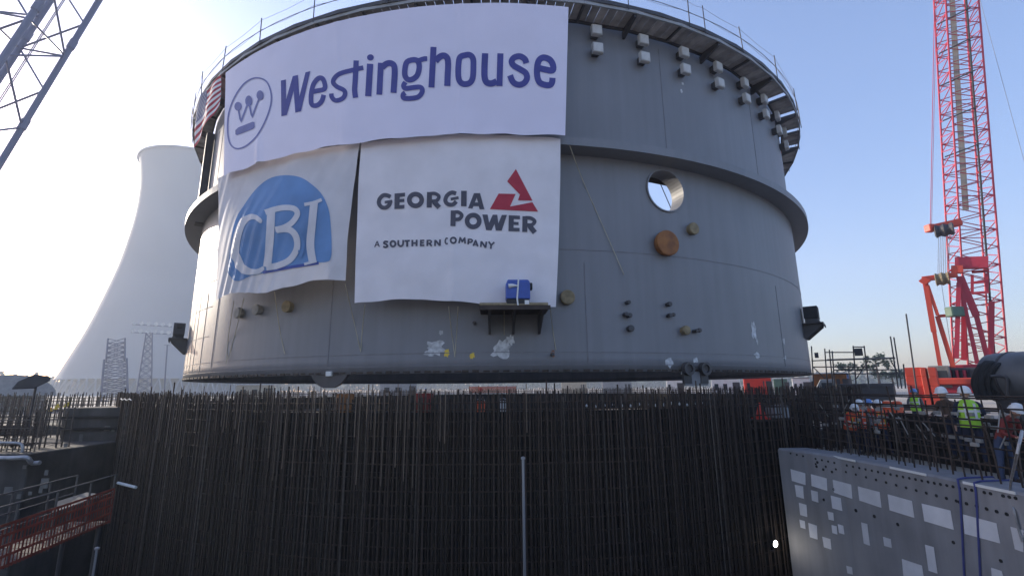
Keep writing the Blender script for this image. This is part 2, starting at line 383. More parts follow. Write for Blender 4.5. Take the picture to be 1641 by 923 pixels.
post_th = [-57, -52, -45.9, -38.0, -29.6, -21.1, -12, -3, 6, 14, 22.0, 24.4, 31.2, 40.1, 50.0, 56] + list(range(64, 300, 9))
pts_hi = []; pts_lo = []
for t in post_th:
    a = cp(t, DZ, DR + .05); b = cp(t + random.uniform(-.15, .15), DZ + 1.35, DR + .05 + random.uniform(-.05, .08))
    bar('rail_post', a, b, .022, M['steel_dark'], ring, 6); pts_hi.append(b.lerp(a, .08)); pts_lo.append(b.lerp(a, .45))
for P_ in (pts_hi, pts_lo):
    mb = MB(); q = []
    for a, b in zip(P_, P_[1:] + P_[:1]): q += [a, a.lerp(b, .5) - Vector((0, 0, .06))]
    mb.tube(q, .008, 4, closed=True); mb.build('rail_wire', M['wire'], ring)
for zz_ in (DZ + .1, ):
    mb = MB(); mb.lathe([(DR - .02, zz_), (DR + .02, zz_), (DR + .02, zz_ + .17), (DR - .02, zz_ + .17)], 60, (0, D, 0), close=True); o = mb.build('toe_board', M['steel_dark'], ring)
mb = MB(); mb.tube([cp(a * 3, DZ + .72, DR + .04) for a in range(120)], .016, 5, closed=True); mb.build('mid_rail', M['wire'], ring)
# --- lug boxes under the platform
mb = MB()
mb.box((0, -(R + .14), 0), (.30, .28, .30)); me_neck = mb.mesh('box_neck', M['steel_dark'], bevel=.02)
mb = MB(); mb.box((0, -(R + .33), 0), (.44, .16, .44)); mb.box((0, -(R + .425), 0), (.40, .03, .40)); me_face = mb.mesh('lug_box', M['lugbox'], bevel=.004)
for k in range(8):
    for z in (14.0, 13.18):
        f = link('lug_box', me_face, ring); f.rotation_euler.z = rad(11.1 + 6 * k); f.location.z = z
        f2 = link('box_neck', me_neck, f)
# --- nozzles and caps
def cap(px, py, rpx, m, L=.22, lab=None, lip=True, nm='nozzle_cap'):
    th, z = cyl(px, py, R + L); c = cp(th, z, R); nn = Vector((math.sin(rad(th)), -math.cos(rad(th)), 0))
    r = rpx / F0 * cp(th, z, R + L).dot(_f)
    mb = MB(); mb.lathe([(r * .86, -.03), (r * .86, L * .55), (r, L * .55), (r, L), (r * .9, L + .02), (0, L + .03)], 24, c, nn)
    o = mb.build(nm, m, ring)
    if lab: o['label'] = lab
cap(379, 501, 9, M['capgrey']); cap(409, 496, 8.5, M['capgrey']); cap(458, 491, 9.5, M['ochre'])
cap(910, 476, 12, M['ochre'], lab='ochre disc cap beside the banner corner'); cap(1113, 366, 10, M['ochre']); cap(1101, 529, 7.5, M['ochre'])
cap(1071, 389, 21, M['rust'], .30, 'large rusty orange domed nozzle cover')
for (x, y, r) in ((1012, 526, 5.5), (1008, 484, 3.5), (1004, 503, 3.5), (1010, 505, 4), (1074, 487, 4), (1075, 505, 3.5), (1080, 504, 3), (1122, 529, 3.5), (1117, 530, 3), (760, 517, 3), (886, 568, 3)): cap(x, y, r, M['steel_dark'], .2, nm='stub_pipe')
# --- primer patches (thin brushed-on areas) and tags
def blob(px, py, w, h, m, seed, nm='primer_patch'):
    th, z = cyl(px, py, R); rnd = random.Random(seed); n = 22; vs = []
    px_m = 1 / F0 * cp(th, z, R).dot(_f)
    for k in range(n):
        a = 2 * math.pi * k / n; q = rnd.uniform(.55, 1.12)
        vs.append(cp(th + math.degrees(w * px_m * math.cos(a) * q / R), z + h * px_m * math.sin(a) * q, R + .004))
    mb = MB(); nn = Vector((math.sin(rad(th)), -math.cos(rad(th)), 0)); mb.prism(vs, nn * .004); mb.build(nm, m, ring)
for a in ((697, 557, 19, 14), (707, 533, 4, 4), (803, 559, 20, 17), (818, 545, 7, 9), (1208, 530, 8, 15), (1213, 547, 3, 6), (1072, 580, 8, 10), (1096, 597, 7, 6), (1115, 577, 6, 5), (1213, 569, 9, 6), (1258, 573, 7, 3), (1092, 147, 3, 4), (1094, 135, 3, 3), (1256, 547, 5, 6), (690, 566, 12, 5)): blob(*a, M['patch'], int(a[0]))
for a in ((716, 566, 5, 7), (757, 570, 5, 6)): blob(*a, M['yellowp'], int(a[0]), 'yellow_tag')
blob(886, 566, 4, 7, M['rust'], 3, 'rusty_tag')
# --- three bracket shelves welded to the shell
def shelf(th, z, w=2.4, dpt=.95, py=.2):
    F = Matrix.Rotation(rad(th), 3, 'Z'); o = cp(th, z, R)
    def L(x, y, zz): return o + F @ Vector((x, y, zz))
    mb = MB(); mb.box(L(0, -dpt / 2 - .01, 0), (w, dpt, .05), F); mb.box(L(0, -dpt + .01, -.06), (w, .04, .10), F); s = mb.build('bracket_shelf', M['form_brown'] if abs(th) < 20 else M['steel_dark'], ring)
    for x in (-w * .36, 0, w * .4):
        mb = MB(); mb.prism([L(x - .04, -.005, -.03), L(x - .04, -dpt + .08, -.03), L(x - .04, -dpt + .08, -.12), L(x - .04, -.12, -.72), L(x - .04, -.005, -.72)], F @ Vector((.08, 0, 0)))
        mb.build('shelf_gusset', M['steel_dark'], s)
    mb = MB(); mb.tube([L(-w / 2, -dpt + py, .06), L(w * .47, -dpt + py, .06)], .075, 8); mb.build('shelf_pipe', M['ochre'] if abs(th) < 20 else M['steel_dark'], s)
    return L, F
def shelf_box(name, label, L, F, x, w, h, dp, m_top, m_base, y=-.42, strap=None):
    t = thing(name, label, 'machine box', L(x, y, .03))
    def P(a, b, c): return L(x + a, y + b, .03 + c)
    hb = h * .26
    mb = MB(); mb.box(P(0, 0, hb / 2), (w * .94, dp * .94, hb), F); mb.build('base_frame', m_base, t, bevel=.02)
    mb = MB(); mb.prism([P(-w / 2, -dp / 2, hb), P(w / 2, -dp / 2, hb), P(w / 2, -dp / 2, h * .9), P(w * .42, -dp / 2, h), P(-w * .42, -dp / 2, h), P(-w / 2, -dp / 2, h * .82)], F @ Vector((0, dp, 0))); mb.build('housing', m_top, t, bevel=.02)
    mb = MB(); mb.box(P(w * .55, 0, h * .78), (.10, dp * .5, .22), F); mb.build('side_grip', M['black'], t, bevel=.02)
    mb = MB(); mb.box(P(w * .36, -dp * .5, hb * .45), (.14, .04, .13), F); mb.build('white_plate', M['white'], t)
    if strap:
        mb = MB(); mb.tube([P(.0, -dp / 2 - .015, -.1), P(-.03, -dp / 2 - .02, hb), P(.02, -dp / 2 - .015, h), P(.02, dp / 2, h + .012)], .028, 6); mb.build('lashing_strap', M['white'], t)
        mb = MB(); mb.tube([P(-.3, -dp / 2 - .012, h * .74), P(-.18, -dp / 2 - .02, h * .76), P(0, -dp / 2 - .014, h * .75)], [.075, .06, .02], 8); mb.build('painted_handle', M['white'], t)
    return t
L, F = shelf(1.15, 2.52, 2.25, 1.62, .12); shelf_box('strapped_machine', 'blue strapped machine on the rusty bracket shelf at the banner corner', L, F, .10, .78, .84, .5, M['blue_box'], M['black'], y=-1.33, strap=True)
L, F = shelf(52.2, 3.0, 1.8, .9); shelf_box('bracket_machine', 'black and white box on the bracket at the right edge of the ring', L, F, -.25, .95, .85, .62, M['black'], M['steel_dark'])
L, F = shelf(-56.5, 2.6, 1.8, .8); shelf_box('bracket_machine', 'dark box on the bracket at the left edge of the ring', L, F, .2, .7, .8, .5, M['steel_dark'], M['black'])
# --- cable duct beyond the left lit strip, guide lugs at the lower edge
Fm = Matrix.Rotation(rad(-53.2), 3, 'Z'); mb = MB(); mb.box(cp(-53.2, 11.2, R + .22), (.62, .36, 5.2), Fm); mb.build('cable_duct', M['steel_dark'], ring)
for (x, w, h) in ((526, 1.35, .58),):
    th, z = cyl(x, 606, R); Fm = Matrix.Rotation(rad(th), 3, 'Z'); o = cp(th, ZB + .12, R)
    poly = [o + Fm @ Vector((q[0] * w, .03, q[1] * h)) for q in ((-.62, 0), (-.5, -.45), (-.35, -.8), (-.15, -1), (.15, -1), (.35, -.8), (.5, -.45), (.62, 0))]
    mb = MB(); mb.prism(poly, Fm @ Vector((0, .12, 0))); mb.build('guide_lug', M['steel_dark'], ring)
    mb = MB(); mb.box(o + Fm @ Vector((.05, -.03, -.08)), (.22, .1, .16), Fm); mb.build('lug_block', M['white'], ring)
for x in (1104, 1131):
    th, z = cyl(x, 602, R + .15); Fm = Matrix.Rotation(rad(th), 3, 'Z'); o = cp(th, ZB + .05, R + .02)
    mb = MB(); mb.box(o + Fm @ Vector((0, -.02, -.2)), (.36, .10, .55), Fm); mb.lathe([(.24, -.02), (.24, .02), (.24, .16), (.15, .16), (.15, .08), (0, .07)], 20, o + Fm @ Vector((0, -.06, .06)), Fm @ Vector((0, -1, 0)))
    mb.build('guide_lug', M['steel_dark'], ring)
th, z = cyl(1118, 612, R + .1); mb = MB(); mb.box(cp(th, ZB - .25, R + .03), (1.1, .06, .5), Matrix.Rotation(rad(th), 3, 'Z')); mb.build('guide_plate', M['steel'], ring)

# ================================================================== BANNERS
class Cloth:
    """cloth hung on a cylinder round the ring axis; wr(s, t, th, z) is the outward displacement, s,t in 0..1 over the sheet"""
    def __init__(s, Rn, corners, wr, edge=None):
        s.R = Rn; s.c = [cyl(x, y, Rn) for x, y in corners]; s.wr = wr   # TL TR BR BL
        s.edge = edge or (lambda a, b: (0, 0))
    def st(s, a, b):
        (t0, z0), (t1, z1), (t2, z2), (t3, z3) = s.c; e = s.edge(a, b)
        th = (t0 * (1 - a) + t1 * a) * (1 - b) + (t3 * (1 - a) + t2 * a) * b
        z = (z0 * (1 - a) + z1 * a) * (1 - b) + (z3 * (1 - a) + z2 * a) * b
        return th + e[0], z + e[1]
    def inv(s, th, z):
        a = b = .5
        for _ in range(8):
            q = s.st(a, b); qa = s.st(a + .01, b); qb = s.st(a, b + .01)
            j = ((qa[0] - q[0]) / .01, (qb[0] - q[0]) / .01, (qa[1] - q[1]) / .01, (qb[1] - q[1]) / .01)
            d = j[0] * j[3] - j[1] * j[2]; e0, e1 = th - q[0], z - q[1]
            a += (e0 * j[3] - e1 * j[1]) / d; b += (e1 * j[0] - e0 * j[2]) / d
        return a, b
    def P(s, th, z, lift=0, ab=None):
        a, b = ab or s.inv(th, z); return cp(th, z, s.R + s.wr(a, b) + lift)
    def sheet(s, name, m, parent, na, nb):
        mb = MB(); vs = []
        for j in range(nb + 1):
            for i in range(na + 1):
                a, b = i / na, j / nb; th, z = s.st(a, b); vs.append(s.P(th, z, 0, (a, b)))
        mb.add(vs, [(j * (na + 1) + i, j * (na + 1) + i + 1, (j + 1) * (na + 1) + i + 1, (j + 1) * (na + 1) + i) for j in range(nb) for i in range(na)])
        return mb.build(name, m, parent, smooth=True)
def crom(pts, n=5, closed=False):
    out = []; N = len(pts)
    for i in range(N if closed else N - 1):
        p0, p1, p2, p3 = (pts[(i - 1) % N] if closed or i > 0 else pts[0]), pts[i], pts[(i + 1) % N], (pts[(i + 2) % N] if closed or i + 2 < N else pts[-1])
        for k in range(n):
            t = k / n
            out.append(tuple(.5 * (2 * b + (c - a) * t + (2 * a - 5 * b + 4 * c - d) * t * t + (3 * b - a - 3 * c + d) * t ** 3) for a, b, c, d in zip(p0, p1, p2, p3)))
    if not closed: out.append(tuple(pts[-1]))
    return out
class Glyph:
    """flat print: strokes and filled outlines in photograph pixels, laid on the cloth"""
    def __init__(s, cloth, org, sc): s.cl = cloth; s.o = org; s.s = sc; s.mb = MB(); s.k = 0
    def px(s, p): return (s.o[0] + p[0] / s.s, s.o[1] + p[1] / s.s)
    def lay(s, p):
        x, y = s.px(p); th, z = cyl(x, y, s.cl.R); q = 0
        for _ in range(2):
            a, b = s.cl.inv(th, z); q = s.cl.wr(a, b); th, z = cyl(x, y, s.cl.R + q)
        return s.cl.P(th, z, .016 + .0022 * s.k)
    def stroke(s, pts, w, smooth=True, closed=False):
        if smooth and len(pts) > 2: P = crom(pts, 6, closed)
        else:
            P = []
            for a, b in zip(pts, pts[1:]):
                for q in range(6): P.append((a[0] + (b[0] - a[0]) * q / 6, a[1] + (b[1] - a[1]) * q / 6))
            P.append(tuple(pts[-1]))
        P = [Vector(p).to_2d() for p in P]; N = len(P); vs = []; nc = max(1, round(w / s.s / 1.7))
        for i, p in enumerate(P):
            if closed: a, b = P[i - 1], P[(i + 1) % N]
            else: a, b = P[max(i - 1, 0)], P[min(i + 1, N - 1)]
            t = (b - a).normalized(); n = Vector((-t.y, t.x)); k = 1.0
            if 0 < i < N - 1 or closed:
                t1 = (p - P[i - 1]); t1 = t1.normalized() if t1.length else t; k = min(1.25, 1 / max(.55, abs(t1.dot(t))))
            for q in range(nc + 1): vs.append(s.lay(p + n * w * k * (.5 - q / nc)))
        M_ = N if closed else N - 1; m_ = nc + 1
        s.mb.add(vs, [(m_ * i + q, m_ * i + q + 1, m_ * ((i + 1) % N) + q + 1, m_ * ((i + 1) % N) + q) for i in range(M_) for q in range(nc)]); s.k += 1; return s
    def fill(s, outline, holes=(), smooth=False, cell=6.0):
        loops = [crom(outline, 5, True) if smooth else list(outline)] + [list(h) for h in holes]
        flat = [p for l in loops for p in l]
        tris = tessellate_polygon([[Vector((p[0], p[1], 0)) for p in l] for l in loops])
        bm = bmesh.new(); bv = [bm.verts.new((p[0], p[1], 0)) for p in flat]
        for t in tris:
            try: bm.faces.new([bv[i] for i in t])
            except ValueError: pass
        c = cell * s.s
        for ax in (0, 1):
            lo = min(p[ax] for p in flat); hi = max(p[ax] for p in flat); q = lo + c
            while q < hi:
                co = Vector((0, 0, 0)); co[ax] = q; no = Vector((0, 0, 0)); no[ax] = 1
                bmesh.ops.bisect_plane(bm, geom=bm.verts[:] + bm.edges[:] + bm.faces[:], plane_co=co, plane_no=no); q += c
        bm.verts.index_update()
        s.mb.add([s.lay(v.co) for v in bm.verts], [tuple(v.index for v in f.verts) for f in bm.faces]); bm.free(); s.k += 1; return s
    def dot(s, c, rx, ry): return s.fill([(c[0] + rx * math.cos(2 * math.pi * k / 20), c[1] + ry * math.sin(2 * math.pi * k / 20)) for k in range(20)])
    def ring(s, c, rx, ry, w): return s.stroke([(c[0] + rx * math.cos(2 * math.pi * k / 12), c[1] + ry * math.sin(2 * math.pi * k / 12)) for k in range(12)], w, True, True)
    def done(s, name, m, parent): return s.mb.build(name, m, parent)
def nz(a, b, sd=0): return noise.noise(Vector((a, b, sd)))

# --- large upper banner
def wrW(a, b): return .03 * nz(a * 5, b * 2, 1) + .012 * nz(a * 24, b * 3, 2) + .02 * math.exp(-((a - .745) / .006) ** 2) + .018 * math.exp(-((a - .43) / .006) ** 2) + .05 * b * b * (.4 + nz(a * 9, 0, 3)) + .10 * math.exp(-((a - .165) / .012) ** 2 - ((b - .95) / .16) ** 2)
def edW(a, b): return (0, .07 * b ** 4 * nz(a * 14, 3, 5) - (.025 * b ** 3 * abs(math.sin(a * math.pi * 7))))
W = Cloth(20.96, [(361.5, 117), (911, 12), (905.5, 218), (359, 283)], wrW, edW)
t = thing('name_banner', 'large lavender white banner reading Westinghouse on the upper ring', 'banner', cp(-15, 9.0, 20.96))
W.sheet('banner_cloth', M['cloth_lav'], t, 200, 36)
bA, bB, bC, bD = ((350, 90), 4.615), ((440, 60), 6.595), ((600, 60), 7.694), ((720, 60), 7.69)
G = lambda q: Glyph(W, *q)
lets = [
 G(bB).fill([(70, 462), (122, 450), (125, 660), (195, 415), (250, 402), (265, 630), (330, 375), (380, 362), (282, 785), (222, 800), (205, 570), (132, 825), (75, 838)]),
 G(bB).stroke([(398, 582), (450, 570), (528, 550), (532, 490), (505, 438), (462, 440), (415, 500), (392, 590), (388, 670), (398, 715), (430, 727), (470, 712), (505, 670), (522, 612)], 50),
 G(bB).stroke([(940, 325), (830, 350), (700, 385), (640, 430), (622, 480), (660, 525), (730, 560), (748, 600), (720, 650), (650, 672), (610, 640), (602, 598)], 48),
 G(bB).stroke([(865, 250), (855, 450), (848, 560), (858, 643)], 56),
 G(bB).dot((1015, 218), 36, 33).stroke([(1012, 285), (992, 627)], 66, False),
 G(bC).stroke([(82, 320), (62, 712)], 72, False).stroke([(95, 380), (145, 335), (200, 325), (243, 355), (252, 430), (246, 560), (238, 690)], 74),
 G(bC).stroke([(465, 285), (400, 315), (378, 400), (380, 480), (415, 525), (470, 522), (525, 480), (550, 410), (552, 340), (525, 292)], 68, True, True).stroke([(545, 295), (610, 272), (652, 270)], 60)
      .stroke([(385, 560), (362, 600), (385, 635), (480, 625), (560, 620), (592, 650), (580, 700), (530, 745), (420, 760), (362, 752), (356, 712), (382, 690)], 60),
 G(bC).stroke([(730, 125), (705, 624)], 74, False).stroke([(755, 300), (810, 245), (860, 232), (900, 265), (910, 340), (905, 470), (900, 606)], 76),
 G(bD).stroke([(200, 225), (135, 250), (115, 330), (112, 480), (135, 555), (190, 582), (255, 565), (290, 500), (298, 370), (293, 270), (255, 225)], 72, True, True),
 G(bD).stroke([(442, 203), (434, 380), (436, 500), (462, 560), (520, 574), (585, 548)], 78).stroke([(630, 205), (618, 606)], 74, False),
 G(bD).stroke([(950, 326), (930, 275), (870, 240), (800, 255), (768, 305), (795, 355), (870, 398), (940, 445), (957, 510), (920, 570), (850, 590), (785, 555), (748, 474)], 74),
 G(bD).stroke([(1090, 380), (1180, 402), (1270, 413), (1276, 345), (1235, 280), (1160, 255), (1105, 290), (1083, 370), (1083, 480), (1112, 560), (1180, 592), (1240, 592), (1265, 560), (1271, 505)], 76)]
for l in lets: l.done('letter', M['ink_blue'], t)
G(bA).stroke([(300, 165), (360, 195), (392, 280), (385, 380), (340, 500), (280, 600), (200, 670), (130, 685), (85, 640), (70, 540), (80, 420), (120, 310), (180, 220), (240, 175)], 11, True, True).done('logo_ring', M['ink_pale'], t)
G(bA).stroke([(146, 375), (168, 490), (226, 335), (250, 455), (312, 293)], 13, False).dot((148, 375), 27, 33).dot((227, 335), 26, 40).dot((311, 293), 26, 36).done('logo_crown', M['ink_pale'], t)
G(bA).fill([(128, 550), (150, 530), (255, 488), (270, 492), (270, 530), (255, 542), (140, 588), (128, 582)]).done('logo_bar', M['ink_pale'], t)

# --- lower right banner
def wrG(a, b): return .05 * nz(a * 3, b * 3, 11) + .03 * nz(a * 9 + b * 4, b * 2, 12) + .03 * math.exp(-((a - .5) / .02) ** 2) * b + .05 * b * nz(a * 4, 1, 13) + .05 * b
def edG(a, b): return (.25 * math.sin(b * 3.1) * (a - .5), .10 * b ** 4 * nz(a * 6, 3, 15) + .05 * (1 - b) ** 4 * nz(a * 9, 1, 16) + .10 * (b ** 3) * math.sin(a * 5.5) + .06 * math.sin(a * 3.14) * (1 - b) ** 2)
GP = Cloth(20.70, [(579, 229), (898, 223), (890, 489), (569.5, 486)], wrG, edG)
t = thing('power_banner', 'white banner with red triangle reading Georgia Power', 'banner', cp(-4, 2.7, 20.7))
GP.sheet('banner_cloth', M['cloth_white'], t, 110, 70)
gE, gF = ((590, 260), 6.153), ((710, 260), 6.153); G = lambda q: Glyph(GP, *q)
big = [G(gE).stroke([(222, 345), (190, 330), (150, 330), (115, 365), (108, 410), (135, 445), (175, 450), (208, 425), (218, 392)], 40).stroke([(165, 398), (240, 387)], 28, False),
 G(gE).fill([(262, 312), (365, 303), (365, 340), (312, 345), (312, 366), (358, 362), (358, 395), (311, 398), (310, 426), (360, 422), (358, 460), (260, 464)]),
 G(gE).ring((468, 375), 61, 58, 46),
 G(gE).stroke([(606, 297), (603, 450)], 50, False).stroke([(612, 313), (660, 312), (698, 340), (675, 382), (615, 387)], 34).stroke([(652, 395), (702, 450)], 48, False),
 G(gE).stroke([(868, 312), (825, 302), (780, 330), (762, 380), (785, 415), (835, 420), (870, 390)], 40).stroke([(815, 368), (893, 352)], 28, False),
 G(gF).stroke([(207, 285), (205, 437)], 55, False),
 G(gF).fill([(305, 308), (365, 308), (408, 465), (362, 468), (352, 435), (300, 435), (290, 460), (248, 455)], [[(332, 352), (346, 400), (314, 400)]]),
 G(gF).stroke([(102, 478), (98, 632)], 50, False).stroke([(105, 497), (150, 495), (185, 525), (160, 562), (105, 567)], 36),
 G(gF).ring((298, 582), 60, 58, 46),
 G(gF).fill([(388, 518), (440, 518), (455, 600), (490, 520), (535, 520), (545, 605), (580, 522), (630, 522), (578, 678), (520, 675), (508, 610), (478, 675), (425, 672)]),
 G(gF).fill([(648, 525), (758, 530), (758, 565), (697, 562), (697, 590), (745, 592), (745, 622), (695, 620), (695, 648), (755, 650), (755, 685), (645, 682)]),
 G(gF).stroke([(808, 535), (805, 690)], 50, False).stroke([(812, 550), (865, 555), (903, 585), (875, 620), (815, 620)], 36).stroke([(850, 628), (905, 696)], 50, False)]
small = [G(gE).stroke([(66, 838), (90, 780), (112, 836)], 10, False).stroke([(78, 818), (104, 816)], 8, False),
 G(gE).stroke([(198, 787), (168, 784), (158, 800), (180, 812), (192, 828), (172, 840), (150, 832)], 19), G(gE).ring((246, 806), 24, 27, 19),
 G(gE).stroke([(300, 770), (300, 812), (322, 830), (344, 812), (347, 768)], 19), G(gE).stroke([(360, 778), (412, 775)], 18, False).stroke([(386, 778), (386, 835)], 20, False),
 G(gE).stroke([(437, 768), (437, 832)], 19, False).stroke([(480, 766), (478, 830)], 19, False).stroke([(437, 800), (478, 798)], 16, False),
 G(gE).stroke([(521, 766), (519, 830)], 18, False).stroke([(520, 774), (555, 772)], 15, False).stroke([(520, 798), (550, 796)], 15, False).stroke([(518, 823), (555, 821)], 15, False),
 G(gE).stroke([(586, 766), (584, 828)], 18, False).stroke([(585, 774), (615, 774), (624, 788), (612, 800), (585, 801)], 15).stroke([(605, 803), (628, 828)], 17, False),
 G(gE).stroke([(660, 828), (662, 768)], 18, False).stroke([(662, 770), (708, 824)], 18, False).stroke([(710, 764), (708, 826)], 18, False),
 G(gF).stroke([(48, 755), (32, 752), (22, 780), (30, 805), (48, 803)], 14), G(gF).ring((102, 772), 26, 27, 18),
 G(gF).stroke([(158, 800), (170, 744), (190, 785), (214, 747), (218, 805)], 17, False),
 G(gF).stroke([(252, 755), (248, 812)], 18, False).stroke([(252, 762), (280, 764), (289, 778), (275, 790), (250, 790)], 15),
 G(gF).stroke([(298, 826), (322, 772), (343, 832)], 17, False).stroke([(308, 812), (335, 815)], 12, False),
 G(gF).stroke([(372, 838), (378, 780)], 17, False).stroke([(378, 782), (420, 845)], 17, False).stroke([(428, 785), (420, 846)], 17, False),
 G(gF).stroke([(450, 784), (475, 820), (506, 790)], 17, False).stroke([(475, 818), (470, 856)], 18, False)]
for l in big + small: l.done('letter', M['ink_grey'], t)
G(gF).fill([(718, 70), (882, 382), (738, 378), (758, 322), (632, 192)]).done('logo_upper_wedge', M['ink_red'], t)
G(gF).fill([(548, 312), (715, 316), (660, 440), (880, 397), (937, 490), (462, 465)]).done('logo_lower_wedge', M['ink_red'], t)

# --- lower left banner, pleated cloth hanging looser
def wrC(a, b):
    pl = math.exp(-((a - .36) / .26) ** 2) * min(1, max(0, (b - .25) * 2.2))
    wn_ = min(1, max(0, (b - .12) / .5)); wn_ = wn_ * wn_ * (3 - 2 * wn_)
    return .42 * wn_ * math.sin(a * math.pi) * (1 - .25 * b) + .04 * pl * math.sin((a * 1.0 + b * .33) * 72 + 2 * nz(a * 3, b * 3, 21)) + .05 * nz(a * 5 + b * 2.2, b * 1.2, 22) + .03 * nz((a + b * .35) * 18, b * 1.0, 23) + .15 * b * b * (1 - a) ** .7 + .02
def edC(a, b): return (.9 * b * (1 - b) * (a - .5) * -2.0, .12 * b ** 3 * math.sin(a * 9) + .05 * b ** 4 * nz(a * 9, 2, 25))
CB = Cloth(20.70, [(350, 286), (577, 230), (554, 452), (352, 484)], wrC, edC)
t = thing('logo_banner', 'pleated white banner with blue dome logo reading CBI', 'banner', cp(-27, 3, 20.7))
CB.sheet('banner_cloth', M['cloth_grey'], t, 150, 80)
gG = ((340, 260), 4.195); G = lambda: Glyph(CB, *gG)
G().fill([(112, 715), (115, 640), (135, 500), (165, 380), (210, 300), (290, 190), (380, 115), (480, 90), (590, 102), (670, 150), (740, 220), (785, 320), (800, 440), (805, 560), (800, 640), (770, 672), (650, 680), (400, 735), (250, 768), (200, 795), (150, 795), (120, 765)], smooth=True, cell=1.8).done('logo_dome', M['dome_blue'], t)
q = G(); q.k = 5; q.stroke([(345, 742), (500, 712), (640, 690), (720, 678)], 20).done('logo_underline', M['line_blue'], t)
q = G(); q.k = 8; q.fill([(338, 388), (300, 356), (245, 355), (190, 395), (150, 480), (133, 570), (142, 660), (185, 735), (250, 758), (320, 750), (354, 722), (343, 702), (300, 720), (252, 710), (208, 668), (190, 600), (194, 520), (217, 445), (252, 398), (290, 386), (328, 412)], smooth=True, cell=1.8).done('letter', M['letter_white'], t)
q = G(); q.k = 9; q.stroke([(402, 330), (396, 460), (386, 600), (375, 705)], 54).stroke([(362, 340), (425, 320), (490, 308), (555, 315), (578, 350), (545, 405), (490, 440), (430, 455)], 37).stroke([(440, 458), (520, 455), (568, 500), (575, 580), (530, 655), (450, 695), (370, 710)], 42).done('letter', M['letter_white'], t)
q = G(); q.k = 12; q.stroke([(690, 275), (676, 430), (666, 560), (680, 665)], 52).stroke([(625, 288), (690, 275), (742, 255)], 22).stroke([(625, 688), (670, 676), (708, 666)], 18).done('letter', M['letter_white'], t)
q = G(); q.k = 15; q.stroke([(600, 480), (620, 560), (600, 640)], 22).stroke([(585, 600), (625, 610)], 16).done('logo_figure', M['dome_blue'], t)

# --- stars and stripes flag hung from the platform edge
def wrF(a, b): return .06 * math.sin(a * 9 + b * 3) + .05 * nz(a * 4, b * 3, 31)
FL = Cloth(20.98, [(322, 162), (357.5, 122), (350.5, 172), (322, 208)], wrF)
FL.c = [(-46.6, 14.35), (-37.9, 14.2), (-37.5, 12.6), (-45.2, 11.5)]
t = thing('striped_flag', 'red and white striped flag with starred corner on the upper left edge', 'flag', cp(-45, 11, 20.98))
def flagpart(name, a0, a1, b0, b1, m, lift=0, n=16, parent=t):
    mb = MB(); vs = []
    for j in range(4):
        for i in range(n + 1):
            a, b = a0 + (a1 - a0) * i / n, b0 + (b1 - b0) * j / 3; th, z = FL.st(a, b); vs.append(FL.P(th, z, lift, (a, b)))
    mb.add(vs, [(j * (n + 1) + i, j * (n + 1) + i + 1, (j + 1) * (n + 1) + i + 1, (j + 1) * (n + 1) + i) for j in range(3) for i in range(n)]); return mb.build(name, m, parent)
for k in range(13): flagpart('stripe', .4 if k < 7 else 0, 1, k / 13, (k + 1) / 13, M['flag_red'] if k % 2 == 0 else M['cloth_white'])
can = flagpart('canton', 0, .4, 0, 7 / 13, M['flag_blue'])
for r_ in range(9):
    for c_ in range(6 if r_ % 2 == 0 else 5):
        a, b = (.025 + .068 * c_ + (.034 if r_ % 2 else 0)), (r_ + 1) / 10 * 7 / 13; vs = []
        for k in range(10):
            q = (.022 if k % 2 == 0 else .009); w = math.pi * 2 * k / 10
            th, z = FL.st(a + q * math.sin(w), b - q * 1.5 * math.cos(w)); vs.append(FL.P(th, z, .02))
        mb = MB(); mb.add(vs, [tuple(range(10))]); mb.build('star', M['cloth_white'], can)

# --- ropes hanging from the banners over the shell
def rope(label, pts):
    P = []
    for i, (x, y) in enumerate(pts):
        Rr = 20.74 if i == 0 else R + .06; th, z = cyl(x, y, Rr); P.append(cp(th, z, Rr))
    mb = MB(); mb.tube(crom([tuple(p) for p in P], 5) if len(P) > 2 else P, .013, 5)
    tag(mb.build('tie_rope', M['rope'], loc=P[0]), label, 'rope', 'tie ropes hanging from the banners')
rope('pale rope below the left corner of the dome logo banner', [(375, 482), (366, 540), (363, 583)])
rope('pale rope slanting down left of the three round caps', [(391, 478), (378, 530), (366, 575)])
rope('pale rope running down past the right one of the three round caps', [(440, 468), (447, 520), (456, 567)])
rope('pale rope from the right bottom corner of the dome logo banner', [(553, 455), (566, 510), (578, 564)])
rope('pale rope below the left part of the red triangle banner', [(585, 488), (581, 525), (578, 563)])
rope('pale rope slanting to the white primer patch from the red triangle banner', [(719, 491), (724, 535), (729, 572)])
rope('pale rope falling straight beside the left primer patch', [(734, 491), (732, 530), (729, 570)])
rope('pale rope from the rusty bracket shelf down to the right primer patch', [(808, 494), (808, 520), (808, 537)])
rope('pale rope below the bottom right corner of the red triangle banner', [(882, 496), (886, 530), (891, 560)])
rope('pale rope running down right from the upper right corner of the red triangle banner', [(913, 234), (935, 292), (965, 360), (1000, 440)])

